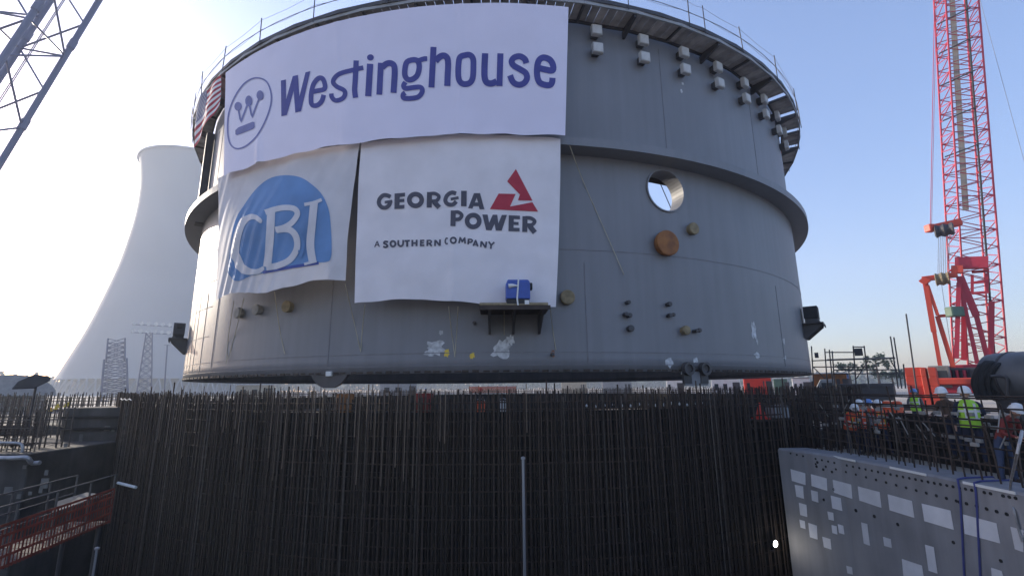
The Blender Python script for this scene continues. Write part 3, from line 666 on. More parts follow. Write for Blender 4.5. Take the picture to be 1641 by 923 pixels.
# ================================================================== REBAR CAGE OF THE SHIELD WALL
cage = thing('rebar_cage', 'dark round curtain of vertical rebar standing below the vessel ring', 'rebar cage', (0, D, PZ))
RC = 22.2
mb = MB(); mb.tube([(0, 0, 0), (.004, .003, 6.5), (-.003, .004, 9.9), (0, 0, 12.9)], .022, 6); me_bar = mb.mesh('vertical_bar', M['rebar'])
mb = MB(); mb.tube([(0, 0, 0), (.006, .0, 6), (.0, .006, 12.9)], .021, 6); me_bar2 = mb.mesh('vertical_bar', M['rebar_grey'])
stp = math.degrees(.128 / RC); n_front = 270; th0 = -stp * n_front / 2
rb = random.Random(3)
for i in range(n_front):
    th = th0 + i * stp + rb.uniform(-.05, .05); p = cp(th, 0, RC + rb.uniform(-.015, .015))
    zone = -33 < th < -4; q_ = rb.random()
    if q_ < (.42 if zone else .03) and th < 33:      # short pale overlay bars paint the light caught along the curtain's top
        L_ = rb.uniform(1.0, 2.6); bar('lit_tone_bar', cp(th + .12, -.12 - L_, RC + .045), cp(th + .12, -.10 + rb.uniform(-.05, .28), RC + .045), .012, M['rebar_pale'], cage)
    o = link('vertical_bar', me_bar2 if q_ > .85 else me_bar, cage, (p.x, p.y - D, 0))
    o.rotation_euler = (rb.uniform(-.002, .002), rb.uniform(-.0035, .0035), rb.uniform(0, 6)); o.scale.z = 1 + rb.uniform(-.016, .006) + (rb.random() < (.3 if zone else .1)) * rb.uniform(.004, .03)
    if th > 35 and rb.random() < .75: o.scale.z *= .86
TH_C0, TH_C1 = cyl(1192, 660, 21.6)[0], cyl(1266, 660, 21.6)[0]     # gap in the inner curtains where the cone stands
# the rest of the circle and the inner curtains: real bars joined
for (Rr, a0, a1, st_, top, m) in ((RC, th0 + n_front * stp, th0 + 360, stp, -.12, 'rebar'), (21.85, -180, 180, .40, -.2, 'rebar'), (21.5, -75, 75, .42, -.26, 'rebar_grey')):
    mb = MB(); th = a0
    while th < a1:
        tp_ = top - (1.75 if 35 < (th + 180) % 360 - 180 < 64 else 0)
        if Rr < RC and TH_C0 < th < TH_C1: th += st_; continue
        p = cp(th + rb.uniform(-.05, .05), 0, Rr + rb.uniform(-.03, .03)); dx, dy = rb.uniform(-.03, .03), rb.uniform(-.03, .03)
        mb.tube([(p.x, p.y, PZ), (p.x + dx, p.y + dy, tp_ + rb.uniform(-.12, .1))], .024, 5, caps=False); th += st_
    o = mb.build('inner_bars', M[m], cage); o['kind'] = 'stuff'
for k, z in enumerate([-.42, -.62, -.95, -1.35] + [-1.75 - .36 * i for i in range(24)]):
    mb = MB(); mb.tube([cp(a + .3 * rb.random(), z + rb.uniform(-.012, .012), 22.12 - .02 * (k % 2)) for a in range(0, 360, 3)], .021, 5, closed=True) if z < -1.8 else mb.tube([cp(a + .3 * rb.random(), z + rb.uniform(-.012, .012), 22.12 - .02 * (k % 2)) for a in range(66, 394, 3)], .021, 5); mb.build('hoop', M['rebar'], cage)
for k in range(40):   # tie wires and dowels that stick out
    th = rb.uniform(-52, 52); z = rb.uniform(-4.5, -.3); a = cp(th, z, RC + .02); b = cp(th + rb.uniform(-.5, .5), z + rb.uniform(-.25, .1), RC + rb.uniform(.1, .3)); bar('tie_wire', a, b, .006, M['rebar_grey'], cage, 5)
# dark formwork wall behind the curtains
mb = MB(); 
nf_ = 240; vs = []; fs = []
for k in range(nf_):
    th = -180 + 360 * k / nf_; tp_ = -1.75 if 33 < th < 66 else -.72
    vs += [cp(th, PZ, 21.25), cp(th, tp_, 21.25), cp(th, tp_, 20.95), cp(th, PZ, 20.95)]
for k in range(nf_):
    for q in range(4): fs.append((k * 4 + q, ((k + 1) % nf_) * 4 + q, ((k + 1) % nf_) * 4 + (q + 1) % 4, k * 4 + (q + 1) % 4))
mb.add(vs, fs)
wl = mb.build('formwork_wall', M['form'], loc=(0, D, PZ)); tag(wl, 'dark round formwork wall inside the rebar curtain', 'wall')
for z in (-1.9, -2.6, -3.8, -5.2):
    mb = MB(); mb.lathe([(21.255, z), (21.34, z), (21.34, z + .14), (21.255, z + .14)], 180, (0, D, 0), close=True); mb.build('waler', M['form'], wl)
# thin light pole in front of the curtain, small pieces, work lamp
a = cp(1.46, -1.93, 22.45); t = thing('standpipe', 'thin light pole standing before the middle of the rebar curtain', 'pole', (a.x, a.y, PZ))
bar('pipe', (a.x, a.y, PZ), a, .04, M['galv'], t, 8); bar('bracket', a - Vector((0, 0, .3)), cp(1.46, -2.2, 22.2), .02, M['galv'], t); mb = MB(); mb.lathe([(.06, 0), (.06, .05), (.02, .07)], 10, a); mb.build('pipe_cap', M['galv'], t)
th, z = cyl(192, 773, 22.35); th2, z2 = cyl(215, 781, 22.35); a, b = cp(th, z, 22.4), cp(th2, z2, 22.3)
mb = MB(); mb.tube([a, a.lerp(b, .5), b], .05, 8); tag(mb.build('stub_bar', M['white'], loc=a), 'short bright bar stuck out of the left side of the rebar curtain', 'bar')
th, z = cyl(1243, 871, 22.45); c = cp(th, z, 22.45); nn = Vector((math.sin(rad(th)), -math.cos(rad(th)), 0))
t = thing('work_lamp', 'small lit work lamp low in the rebar beside the concrete wall', 'lamp', c)
mb = MB(); mb.lathe([(.05, -.16), (.08, -.1), (.11, 0), (.10, .005), (.10, -.02), (0, -.03)], 16, c, nn); mb.build('housing', M['black'], t)
mb = MB(); mb.lathe([(.095, -.015), (.06, .012), (0, .02)], 16, c, nn); mb.build('lens', M['lampglow'], t); mb = MB(); mb.tube([c - nn * .1, c - nn * .1 + Vector((0, 0, -.2)), c - nn * .24 + Vector((0, 0, -.25))], .012, 5); mb.build('clamp', M['black'], t)
pl = bpy.data.lights.new('lamp_light', 'POINT'); pl.energy = 3.5; pl.color = (1, .93, .8); pl.shadow_soft_size = .06; po = bpy.data.objects.new('lamp_light', pl); COL.objects.link(po); po.location = nn * .1; po.parent = t
# band of dirty light tape at the top of the left curtain
mb = MB(); mb.tube([cp(a, -.32 + .03 * math.sin(a * 3), RC + .05) for a in [-46 + .5 * i for i in range(12)]], .02, 5); tag(mb.build('marking_tape', M['patch'], loc=cp(-46, -.32, RC)), 'pale marking tape round the top left of the rebar curtain', 'tape')

# ================================================================== RIGHT CONCRETE PANEL WALL
WT = -1.95
line = [Vector((8.72, 15.5)), Vector((9.05, 14.6)), Vector((9.3, 13.5)), Vector((9.4, 12)), Vector((9.4, 9)), Vector((9.4, 4)), Vector((9.4, -30))]
wall = thing('panel_wall', 'grey concrete panel wall with white squares and small holes', 'wall', (9.4, 9, PZ))
mb = MB(); n = len(line); off = Vector((.42, 0)); vs = []
for p in line: vs += [(p.x, p.y, PZ), (p.x, p.y, WT - .05), (p.x + .05, p.y, WT), (p.x + .9, p.y, WT), (p.x + .9, p.y, PZ)]
fs = []
for i in range(n - 1):
    for k in range(5): fs.append((i * 5 + k, (i + 1) * 5 + k, (i + 1) * 5 + (k + 1) % 5, i * 5 + (k + 1) % 5))
fs += [(0, 1, 2, 3, 4), tuple((n - 1) * 5 + k for k in (4, 3, 2, 1, 0))]; mb.add(vs, fs); mb.build('panel', M['conc'], wall)
def wp(px, py, out=0.0):
    d = ray(px, py)
    for p, q in zip(line, line[1:]):
        e = q - p; den = d.x * e.y - d.y * e.x
        if abs(den) < 1e-9: continue
        t_ = (p.x * e.y - p.y * e.x) / den; u_ = (p.x * d.y - p.y * d.x) / den
        if t_ > 0 and 0 <= u_ <= 1:
            nn = Vector((-e.y, e.x)).normalized(); nn = nn if nn.x < 0 else -nn
            return Vector((d.x * t_ + nn.x * out, d.y * t_ + nn.y * out, d.z * t_)), nn
    return None, None
z8 = lambda x, y: (1200 + x / 3.721, 680 + y / 3.721)
for q in ([(250, 265), (338, 290), (340, 360), (258, 335)], [(372, 295), (466, 320), (470, 395), (376, 365)], [(502, 328), (612, 357), (620, 443), (510, 405)], [(652, 368), (782, 402), (793, 496), (662, 452)],
          [(830, 415), (975, 455), (990, 556), (842, 510)], [(1033, 470), (1205, 512), (1225, 627), (1050, 575)], [(1280, 535), (1480, 588), (1502, 708), (1290, 650)], [(1563, 608), (1641, 630), (1641, 760), (1590, 742)],
          [(275, 358), (325, 368), (330, 442), (285, 428)], [(372, 390), (412, 400), (417, 465), (378, 452)], [(490, 422), (550, 438), (560, 515), (500, 498)], [(300, 465), (345, 478), (350, 550), (308, 538)], [(470, 517), (505, 525), (510, 573), (478, 565)],
          [(303, 565), (335, 575), (340, 622), (310, 612)], [(356, 585), (408, 602), (412, 685), (366, 670)], [(495, 598), (525, 605), (530, 655), (500, 645)], [(532, 592), (565, 602), (572, 655), (540, 645)], [(440, 667), (488, 682), (495, 745), (450, 730)],
          [(672, 582), (708, 592), (725, 722), (688, 708)], [(803, 668), (848, 682), (855, 735), (810, 722)], [(1053, 715), (1105, 730), (1128, 888), (1075, 870)], [(915, 800), (1035, 840), (1045, 904), (925, 904)], [(583, 840), (617, 850), (622, 893), (590, 885)], [(1448, 852), (1510, 872), (1520, 904), (1452, 904)]):
    P3 = [wp(*z8(*p), .006) for p in q]
    if any(p[0] is None for p in P3): continue
    mb = MB(); e = P3[0][1]; mb.prism([p[0] for p in P3], Vector((e.x, e.y, 0)) * .006); mb.build('white_square', M['tape'], wall)
hole_me = {}
def stud(px, py, r):
    c, nn = wp(*z8(px, py), 0.0)
    if c is None: return
    rr = r / 3.721 / F0 * c.dot(_f); ax = Vector((nn.x, nn.y, 0))
    k = round(rr, 3)
    mb = MB(); mb.lathe([(rr, .0), (rr * 1.25, .003), (rr * 1.25, .014), (rr, .016), (rr * .9, .006), (0, .004)], 10, c, ax); mb.build('stud_hole', M['hole'], wall)
rs = random.Random(5)
for i in range(38):
    f = i / 37; x = 250 + f * 1380; y = 172 + 48 * f * 0 + (x - 250) * .197 + 8 * math.sin(f * 3)
    if rs.random() < .93: stud(x, y, 4.2 + 4 * f)
for i in range(20):
    f = i / 19; x = 400 + f * 1140; y = 235 + (x - 400) * .262
    stud(x, y, 4.5 + 4 * f)
for x, y in ((508, 386), (448, 448), (640, 512), (750, 547), (890, 595), (1222, 702), (1505, 812), (1258, 462), (405, 250), (410, 225), (445, 268), (497, 282)): stud(x, y, 8 if x > 600 else 6)
for i, x in enumerate((620, 1010, 1490)):      # bright formwork trim strips on the top edge
    a, _ = wp(*z8(x - 60, 150 + (x - 250) * .185)); 
    if a: slab('edge_strip', (a.x - .012, a.y + .5, WT - .03), (a.x - .012, a.y - .5, WT - .03), .02, .05, M['white'], wall)
for px, lab in ((1262, 'left'), (1358, 'right')):
    P = [wp(*z8(px + dx, y), .018)[0] for dx, y in ((28, 904), (18, 700), (8, 500), (0, 390))]
    top = Vector((P[-1].x, P[-1].y - .0, WT + .012))
    P = P + [top, top + Vector((.25, .12, .004)), top + Vector((.95, .2, .0)), top + Vector((1.3, .25, -.3))]
    mb = MB(); mb.tube(P, .02, 5); tag(mb.build('lifting_strap', M['strap'], loc=P[0]), f'{lab} one of the two dark blue straps draped over the concrete wall', 'strap', 'straps over the concrete wall')
P = [wp(1641, 868, .03)[0]] + [wp(*p, .04)[0] for p in ((1634, 842), (1628, 818))] + [zpt(1622, 785, WT) + Vector((-.03, 0, .03)), pt(1627, 740, 10.4), pt(1638, 690, 10.4)]
mb = MB(); mb.tube(crom([tuple(p) for p in P], 4), .02, 6); tag(mb.build('cable', M['galv'], loc=P[3]), 'pale cable hanging over the concrete wall at the right edge', 'cable')

# ================================================================== RIGHT DECK: rebar field behind the wall
field = thing('rebar_field', 'field of standing rebar on the deck behind the concrete wall', 'rebar', (10.6, 12, WT))
rf = random.Random(11)
me_fb = {}
for nm, m in (('a', 'rebar'), ('b', 'rebar_grey')):
    for hgt in (1.2, 1.6, 1.95):
        mb = MB(); mb.tube([(0, 0, 0), (.01, 0, hgt * .5), (.0, .015, hgt)], .017, 6); me_fb[(nm, hgt)] = mb.mesh('standing_bar', M[m])
cnt = 0
for row, x0 in enumerate((9.85, 10.55, 11.5)):
    y = 5.0 + .1 * row
    while y < 21 and cnt < 290:
        x = x0 + (0 if y < 14 else -.0) + rf.uniform(-.05, .05)
        if math.hypot(x, y - D) > 22.5:
            o = link('standing_bar', me_fb[('a' if rf.random() < .8 else 'b', rf.choice((1.2, 1.6, 1.95, 1.95)))], field, (x - 10.6, y - 12, -.05 - (.35 if x0 > 10.3 else 0)))
            o.rotation_euler = (rf.uniform(-.06, .06), rf.uniform(-.05, .07), 0); cnt += 1
        y += rf.uniform(.2, .42)
for x, z in ((9.9, -.5), (9.92, -.9), (10.6, -.35), (10.62, -.8), (11.5, -.3), (11.5, -1.0), (11.52, -1.35), (9.95, -1.3), (10.6, -1.2), (10.65, -1.55), (9.9, -1.65), (11.5, -.65)):
    bar('cross_bar', (x, 4.5, z), (x + rf.uniform(-.1, .1), 16.5, z + rf.uniform(-.05, .05)), .018, M['rebar'], field)
for i in range(64):
    x, y = rf.uniform(9.8, 12.2), rf.uniform(6.5, 16); z = rf.choice((-.7, -1.0, -1.25))
    box_part('bar_coupler', (x, y, z), (.07, .16, .08), M['capgrey'], field, rf.uniform(-.3, .3), .01)
for i in range(46):
    x, y = rf.uniform(9.9, 12.3), rf.uniform(6.5, 16); z = rf.uniform(-1.4, -.8); bar('loose_bar', (x, y, z), (x + rf.uniform(-.3, .3), y + rf.uniform(-.3, .3), z + rf.uniform(.2, .5)), .012, M['capgrey'], field)
fw = thing('timber_formwork', 'dark timber formwork behind the standing rebar on the right', 'formwork', (12.9, 12, GZ))
for i in range(12):
    y = 4 + i * 1.22
    if math.hypot(12.9, y - D) < 22.6: continue
    box_part('form_panel', (12.9, y, -1.62), (.08, 1.19, 1.34 + .1 * rf.random()), M['form'], fw)
for z in (-1.2, -1.8): slab('form_waler', (12.82, 4, z), (12.82, 16.5, z), .07, .1, M['form'], fw)

# ================================================================== LEFT: concrete blocks, rebar rows, walkway
def block(name, label, x0, x1, y0, y1, top, m, tags=()):
    t = thing(name, label, 'concrete block', ((x0 + x1) / 2, (y0 + y1) / 2, PZ))
    box_part('body', ((x0 + x1) / 2, (y0 + y1) / 2, (top + PZ) / 2), (x1 - x0, y1 - y0, top - PZ), M[m], t, 0, .03)
    return t
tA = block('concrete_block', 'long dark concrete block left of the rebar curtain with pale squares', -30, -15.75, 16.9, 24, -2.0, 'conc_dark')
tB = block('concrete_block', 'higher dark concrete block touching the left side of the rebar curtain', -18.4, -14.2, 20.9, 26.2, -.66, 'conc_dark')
for z in (-1.05, -1.5, -2.1, -2.7): slab('form_rail', (-18.4, 20.84, z), (-15.2, 20.84, z), .07, .10, M['form'], tB)
def face_sq(px, py, w, h, yy, parent):
    d = ray(px, py); p = d * (yy / d.y); s_ = yy / F0
    box_part('pale_square', (p.x, yy - .012, p.z), (w * s_, .02, h * s_), M['pale_dim'], parent)
for a in ((172, 686, 8, 7), (182, 688, 5, 6), (130, 702, 5, 12), (137, 717, 6, 7), (145, 728, 5, 4), (117, 741, 5, 6), (152, 737, 4, 5)): face_sq(*a, 20.9, tB)
for a in ((72, 774, 11, 14), (75, 757, 5, 7), (14, 786, 12, 11), (31, 795, 6, 6), (49, 790, 5, 5), (66, 785, 5, 8), (40, 748, 5, 5), (106, 713, 5, 6)): face_sq(*a, 16.9, tA)
rl = random.Random(21); cnt = 0
mb = MB(); mb.tube([(0, 0, 0), (.01, 0, 1), (0, .01, 1.9)], .026, 5); me_l1 = mb.mesh('standing_bar', M['rebar_grey'])
for row, (y, x0, x1, top, lab) in enumerate(((18.6, -26, -16.1, -.62, 'front row of standing rebar on the left concrete block'), (22.8, -30, -18.8, -.28, 'second row of standing rebar left of the higher dark block'), (27.5, -36, -16.3, -.18, 'third row of standing rebar behind the higher dark block'), (34, -44, -23, -.05, 'farthest row of standing rebar before the cooling tower'))):
    f = thing('rebar_row', lab, 'rebar', ((x0 + x1) / 2, y, top - 1.9), 'rebar rows on the left blocks'); x = x0
    while x < x1:
        o = link('standing_bar', me_l1, f, (x - (x0 + x1) / 2, rl.uniform(-.4, .4), rl.uniform(-.15, .1))); o.rotation_euler = (rl.uniform(-.02, .02), rl.uniform(-.02, .02), 0); x += rl.uniform(.10, .24)
    for z in (-.35, -.8, -1.2, -1.6): bar('cross_bar', (x0, y + rl.uniform(-.2, .2), top + z), (x1, y + rl.uniform(-.2, .2), top + z + rl.uniform(-.06, .06)), .02, M['rebar_grey'], f)
    if row == 1:
        for px, py in ((80, 659), (89, 656), (92, 653), (105, 652), (109, 650)):
            d = ray(px, py); p = d * (22.7 / d.y); mb = MB(); mb.lathe([(.09, 0), (.09, .05), (.04, .06), (.04, .16), (0, .17)], 10, p); mb.build('safety_cap', M['yellowp'], f)
slab_bg = MB(); slab_bg.box((-32, 42, -2.05), (34, 30, .5)); tag(slab_bg.build('left_deck', M['conc_dark']), 'dark concrete deck under the far rebar rows', 'deck', kind='structure')
mt = thing('rebar_mat', 'dense low rebar mat along the front of the left concrete block', 'rebar', (-22, 17.6, -2.0))
for k in range(11): bar('mat_bar', (-29, 17.35 + .03 * (k % 3), -1.9 + .11 * k), (-16.2 - .2 * (k % 2), 17.35 + .03 * (k % 3), -1.9 + .11 * k + rl.uniform(-.05, .05)), .017, M['rebar' if k % 3 else 'rebar_grey'], mt)
x = -26
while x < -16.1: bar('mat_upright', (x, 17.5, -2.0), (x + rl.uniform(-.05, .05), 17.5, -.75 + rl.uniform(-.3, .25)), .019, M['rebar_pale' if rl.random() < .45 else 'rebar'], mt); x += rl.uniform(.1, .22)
for k in range(18): bar('mat_tie', (rl.uniform(-24, -16.5), 17.45, rl.uniform(-1.8, -1)), (rl.uniform(-24, -16.5), 18.4, rl.uniform(-1.8, -1)), .014, M['rebar'], mt)
# bent pipe rails on top of the left block
def piperail(label, pts, r, m='galv'):
    mb = MB(); mb.tube(crom([tuple(p) for p in pts], 5), r, 8); tag(mb.build('pipe_rail', M[m], loc=pts[0]), label, 'pipe rail')
yy = 16.2; on = lambda x, y, Y: ray(x, y) * (Y / ray(x, y).y)
piperail('thin bent pipe rail standing on the left concrete block', [on(-20, 709, 17.3), on(10, 709, 17.3), on(30, 710, 17.3), on(36, 715, 17.3), on(35, 729, 17.3)], .045)
piperail('thick pale pipe rail along the front of the left concrete block', [on(-20, 734, 16.6), on(20, 733.5, 16.6), on(42, 733, 16.6), on(48, 738, 16.7), on(52, 742, 16.85), on(64, 741, 16.88)], .07)
# walkway with handrail and orange netting
wk = thing('walkway', 'raised walkway with handrail and orange netting left of the rebar curtain', 'walkway', (-10.2, 11.5, PZ))
A_, B_ = Vector((-9.7, 9.4, 0)), Vector((-10.45, 13.75, 0)); dv = (B_ - A_)
def wkp(s_, z, o_=0): q = A_ + dv * s_; return Vector((q.x - o_, q.y, z))
for o_ in (0, 1.0):
    bar('top_rail', wkp(0, -2.2, o_), wkp(1.0, -2.2, o_), .019, M['rail_grey'], wk, 8); bar('mid_rail', wkp(0, -2.65, o_), wkp(1.0, -2.65, o_), .018, M['steel_dark'], wk, 8)
    for s_ in (0, .27, .52, .78, 1.0): bar('rail_post', wkp(s_, -3.45, o_), wkp(s_, -2.2, o_), .022, M['rail_grey'], wk, 8)
for i in range(12):
    a = wkp((i + .04) / 12, -3.4, 0); b = wkp((i + .96) / 12, -3.4, 0); mb = MB(); mb.prism([a, b, b - Vector((1.05, 0, 0)), a - Vector((1.05, 0, 0))], (0, 0, .05)); mb.build('deck_board', M['deckwood_dark'], wk)
for s_ in (.05, .95):
    for o_ in (.1, .95): bar('support', wkp(s_, PZ, o_), wkp(s_, -3.42, o_), .05, M['steel_dark'], wk, 8)
mb = MB(); 
for i in range(46):
    s_ = i / 45; w_ = .0035 if i % 3 else .006; sag = .05 * math.sin(s_ * 25); a = wkp(s_ - w_, -3.4, -.03); b = wkp(s_ + w_, -3.4, -.03); mb.prism([a, b, b + Vector((0, 0, .82 + sag)), a + Vector((0, 0, .82 + sag))], (.006, 0, 0))
for z in [-3.38 + .2 * i for i in range(5)]:
    mb.prism([wkp(0, z, -.036), wkp(1, z, -.036), wkp(1, z + .055, -.036), wkp(0, z + .055, -.036)], (.006, 0, 0))
o = mb.build('debris_net', M['net_dark'], wk)
mb = MB(); mb.prism([wkp(.6, -2.78, .3), wkp(1.0, -2.72, .3), wkp(1.0, -2.66, .7), wkp(.75, -2.66, .7)], (0, 0, .03)); tag(mb.build('white_sheet', M['pale_dim'], loc=wkp(.8, -2.78, .3)), 'white sheet lying over the orange netting of the walkway', 'sheet')
bar('sheet_rest', wkp(.8, -3.36, .5), wkp(.8, -2.76, .5), .03, M['steel_dark'], wk)
c = on(153, 895, 12.0); tt = thing('short_post', 'short thin post in the dark corner below the walkway', 'post', (c.x, c.y, PZ)); bar('shaft', (c.x, c.y, PZ), (c.x, c.y, on(153, 880, 12).z), .025, M['galv'], tt, 6); mb = MB(); mb.lathe([(.05, 0), (.05, .04), (0, .06)], 8, (c.x, c.y, on(153, 880, 12).z)); mb.build('post_cap', M['galv'], tt)

# ================================================================== COOLING TOWER
TA, TD = rad(-34.0), 411.0; tc = Vector((math.sin(TA) * TD, math.cos(TA) * TD, GZ))
tw = thing('cooling_tower', 'pale hyperbolic concrete cooling tower in the haze behind the ring', 'cooling tower', tc)
prof = [(60.5, 9.5), (59, 12.9), (55.5, 23.3), (49, 43.3), (42.9, 68), (38.4, 90), (35.1, 116), (34.2, 133), (34.6, 148), (36.6, 162), (37.9, 167.3)]
pr = [tuple(p) for p in crom(prof, 5)]
mb = MB(); mb.lathe([(r, z) for r, z in pr] + [(r - .9, z) for r, z in pr[::-1]], 128, tc, close=True); o = mb.build('shell', M['conc_tower'], tw, smooth=True)
mb = MB(); mb.lathe([(38.0, 166.4), (38.8, 166.4), (38.8, 167.6), (38.0, 167.6)], 128, tc, close=True); mb.build('rim_beam', M['conc_tower'], tw)
for i in range(72):
    for s_ in (-1, 1):
        a, b = rad(i * 5), rad(i * 5 + s_ * 2.5); bar('leg', tc + Vector((63 * math.cos(a), 63 * math.sin(a), 0)), tc + Vector((60.3 * math.cos(b), 60.3 * math.sin(b), 9.7)), .45, M['conc_tower'], tw, 6)
mb = MB(); mb.lathe([(52, 0), (52, 9), (51, 9), (51, 0)], 96, tc, close=True); mb.build('fill_screen', M['greyp'], tw)
mb = MB(); mb.lathe([(66, 0), (66, 1.6), (65.4, 1.6), (65.4, 0)], 96, tc, close=True); mb.build('basin_wall', M['conc_tower'], tw)

# ================================================================== CRANES AND MASTS
def lattice(root, p0, p1, w0, w1, nb, rc, rl, m, yaw=0.0, cross=False, faces=4, ref=None, names=('chord', 'brace')):
    p0, p1 = Vector(p0), Vector(p1); ax = (p1 - p0).normalized()
    v = ref if ref else Vector((p0.x, p0.y, 0)).normalized()
    u = v.cross(ax).normalized(); v = ax.cross(u).normalized()
    cs, sn = math.cos(yaw), math.sin(yaw); u, v = u * cs + v * sn, v * cs - u * sn
    def cor(k, t): w = (w0 + (w1 - w0) * t) / 2; return p0.lerp(p1, t) + u * w * (-1, 1, 1, -1)[k] + v * w * (-1, -1, 1, 1)[k]
    for k in range(4): bar(names[0], cor(k, 0), cor(k, 1), rc, m, root, 8)
    for k in range(faces):
        k2 = (k + 1) % 4
        for i in range(nb):
            a, b = (k, k2) if i % 2 else (k2, k)
            bar(names[1], cor(a, i / nb), cor(b, (i + 1) / nb), rl, m, root, 5)
            if cross: bar(names[1], cor(b, i / nb), cor(a, (i + 1) / nb), rl, m, root, 5)
            if cross or i % 4 == 0: bar('strut', cor(a, i / nb), cor(b, i / nb), rl, m, root, 5)
    return cor
# --- near lattice boom, upper left
p_hi, p_lo = pt(138, -95, 45.0), pt(-190, 400, 45.0)
dr = (p_hi - p_lo).normalized(); p_g = p_lo - dr * ((p_lo.z - GZ - 1.5) / dr.z); p_top = p_hi + dr * 26
bm_ = thing('lattice_boom', 'large grey lattice crane boom crossing the upper left corner', 'crane boom', (p_g.x, p_g.y, GZ))
LB = (p_top - p_g).length; cor = lattice(bm_, p_g, p_top, 3.2, 3.2, int(LB / 3.2), .19, .075, M['boom'], yaw=rad(40))
for o_ in (.35, .75): bar('pendant_wire', p_g + Vector((1.6, 0, o_)), p_top + Vector((1.2, 0, o_)), .035, M['boom'], bm_, 5)
for f_ in (.2, .32, .44, .56, .68):
    for k in range(4):
        c = cor(k, f_); mb = MB(); mb.tube([c - dr * .4, c + dr * .4], .24, 10); mb.build('chord_joint', M['boom'], bm_)
mb = MB(); mb.box((p_g.x, p_g.y, GZ + .9), (7, 5, 1.8)); mb.build('boom_foot', M['boom'], bm_, bevel=.1)

# --- red crawler crane, right
CD = 62.0
def C(x, y, dd=0): return pt(x, y, CD + dd)
gx = C(1560, 612); crane = thing('red_crawler_crane', 'tall red lattice crane with red A frame behind the scaffold', 'crane', (gx.x, gx.y, GZ))
m0, m1 = C(1571, 600), pt(1523, -120, 65.0)
cor = lattice(crane, m0, m1, 2.75, 2.6, 58, .085, .045, M['red'], yaw=rad(22), names=('mast_chord', 'mast_brace'))
md = (m1 - m0).normalized(); ml = (m1 - m0).length
tan_ = Vector((m0.y, -m0.x, 0)).normalized(); inw = Vector((-m0.x, -m0.y, 0)).normalized()
slab('pendant_strip', m0.lerp(m1, .32) + inw * 1.2 - tan_ * .25, m1 + inw * 1.2 - tan_ * .25, .45, .12, M['pendant'], crane, up=inw)
bar('hoist_rope', m0 + inw * 1.6 + tan_ * 1.0, m1 + inw * 1.6 + tan_ * .75, .09, M['black'], crane, 6)
for f_ in (.44, .52, .60, .675, .745, .81, .875):
    slab('cross_tie', m0.lerp(m1, f_) + inw * 1.7 - tan_ * 1.5 - md * .1, m0.lerp(m1, f_) + inw * 1.7 + tan_ * 1.1 + md * .35, .10, .10, M['steel_dark'], crane, up=inw)
z1 = lambda x, y: (1460 + x / 3.55, 380 + y / 3.55)
def cb(nm, a, b, w, m='red_orange', dd=-2.0, h=None):
    w *= 1 if 'head' in nm else .72; slab(nm, C(*z1(*a), dd), C(*z1(*b), dd), w, h or w, M[m], crane, up=inw)
cb('cross_head', (250, 150), (440, 145), 1.05, 'red', -2.4, .8); cb('cross_head_end', (262, 165), (262, 205), .8, 'red_orange', -2.6)
cb('frame_beam', (62, 240), (265, 213), .62, 'red_orange', -3); cb('frame_head', (60, 238), (95, 262), .60, 'red_orange', -3.1)
cb('frame_leg', (80, 250), (130, 540), .55, 'red_orange', -3); cb('frame_leg', (132, 540), (168, 745), .42, 'red_orange', -3)
cb('frame_strut', (95, 275), (152, 445), .36, 'red_orange', -3.05); cb('frame_strut', (150, 450), (242, 745), .48, 'red_orange', -2.9)
cb('frame_tie', (150, 450), (310, 438), .36, 'red_orange', -2.9)
cb('back_leg', (280, 225), (372, 450), .72, 'red', -2.6); cb('back_leg', (372, 450), (438, 700), .5, 'red', -2.6)
cb('back_leg', (268, 225), (378, 720), .42, 'red', -2.8); cb('back_leg', (272, 260), (258, 690), .46, 'red', -3.0)
cb('mast_leg', (458, 365), (455, 690), .55, 'red', -2.0); cb('mast_leg', (300, 300), (300, 700), .5, 'red', -1.6)
for yy_ in (200, 260, 320): cb('frame_rung', (345, yy_), (445, yy_ - 8), .3, 'red', -1.9)
cb('frame_rung', (348, 215), (348, 320), .3, 'red', -1.9); cb('frame_rung', (432, 205), (432, 315), .3, 'red', -1.9)
mb = MB(); mb.lathe([(.5, -.5), (.62, -.45), (.5, -.25), (.62, 0), (.5, .25), (.62, .45), (.5, .5)], 16, C(*z1(178, 238), -3.2), tan_); mb.build('sheave_block', M['ochre'], crane)
mb = MB(); mb.box(C(*z1(248, 425), -3.2), (1.2, .8, .9)); mb.build('winch_box', M['greenp'], crane, bevel=.08)
# upper jib beam with sheaves
slab('jib_beam', C(1490, 367, -3), C(1540, 356, -2.4), .6, .6, M['red_orange'], crane, up=inw)
mb = MB(); mb.lathe([(.45, -.7), (.65, -.6), (.5, -.3), (.65, 0), (.5, .3), (.65, .6), (.45, .7)], 16, C(1513, 369, -3), tan_); mb.build('jib_sheaves', M['steel_dark'], crane)
mb = MB(); mb.box(C(1491, 366, -3.05), (.7, .7, .7)); mb.build('jib_end', M['red_orange'], crane, bevel=.06)
for k in range(7): bar('reeving_rope', C(1504 + k * 3, 373, -3), C(1503 + k * 2.9, 446, -3.1), .022, M['wire'], crane, 5)
bar('pendant_rope', C(1498, -20, 0), C(1491, 362, -3), .03, M['red'], crane, 5); bar('pendant_rope', C(1501, -20, 0), C(1493, 362, -3), .02, M['red'], crane, 5)
bar('guy_rope', C(1565, -20, 5), C(1665, 345, 3), .02, M['wire'], crane, 5)
for x0_, x1_ in ((1508, 1528), (1523, 1530)): bar('reeving_rope', C(x0_, 450, -3), C(x1_, 585, -3), .02, M['wire'], crane, 5)
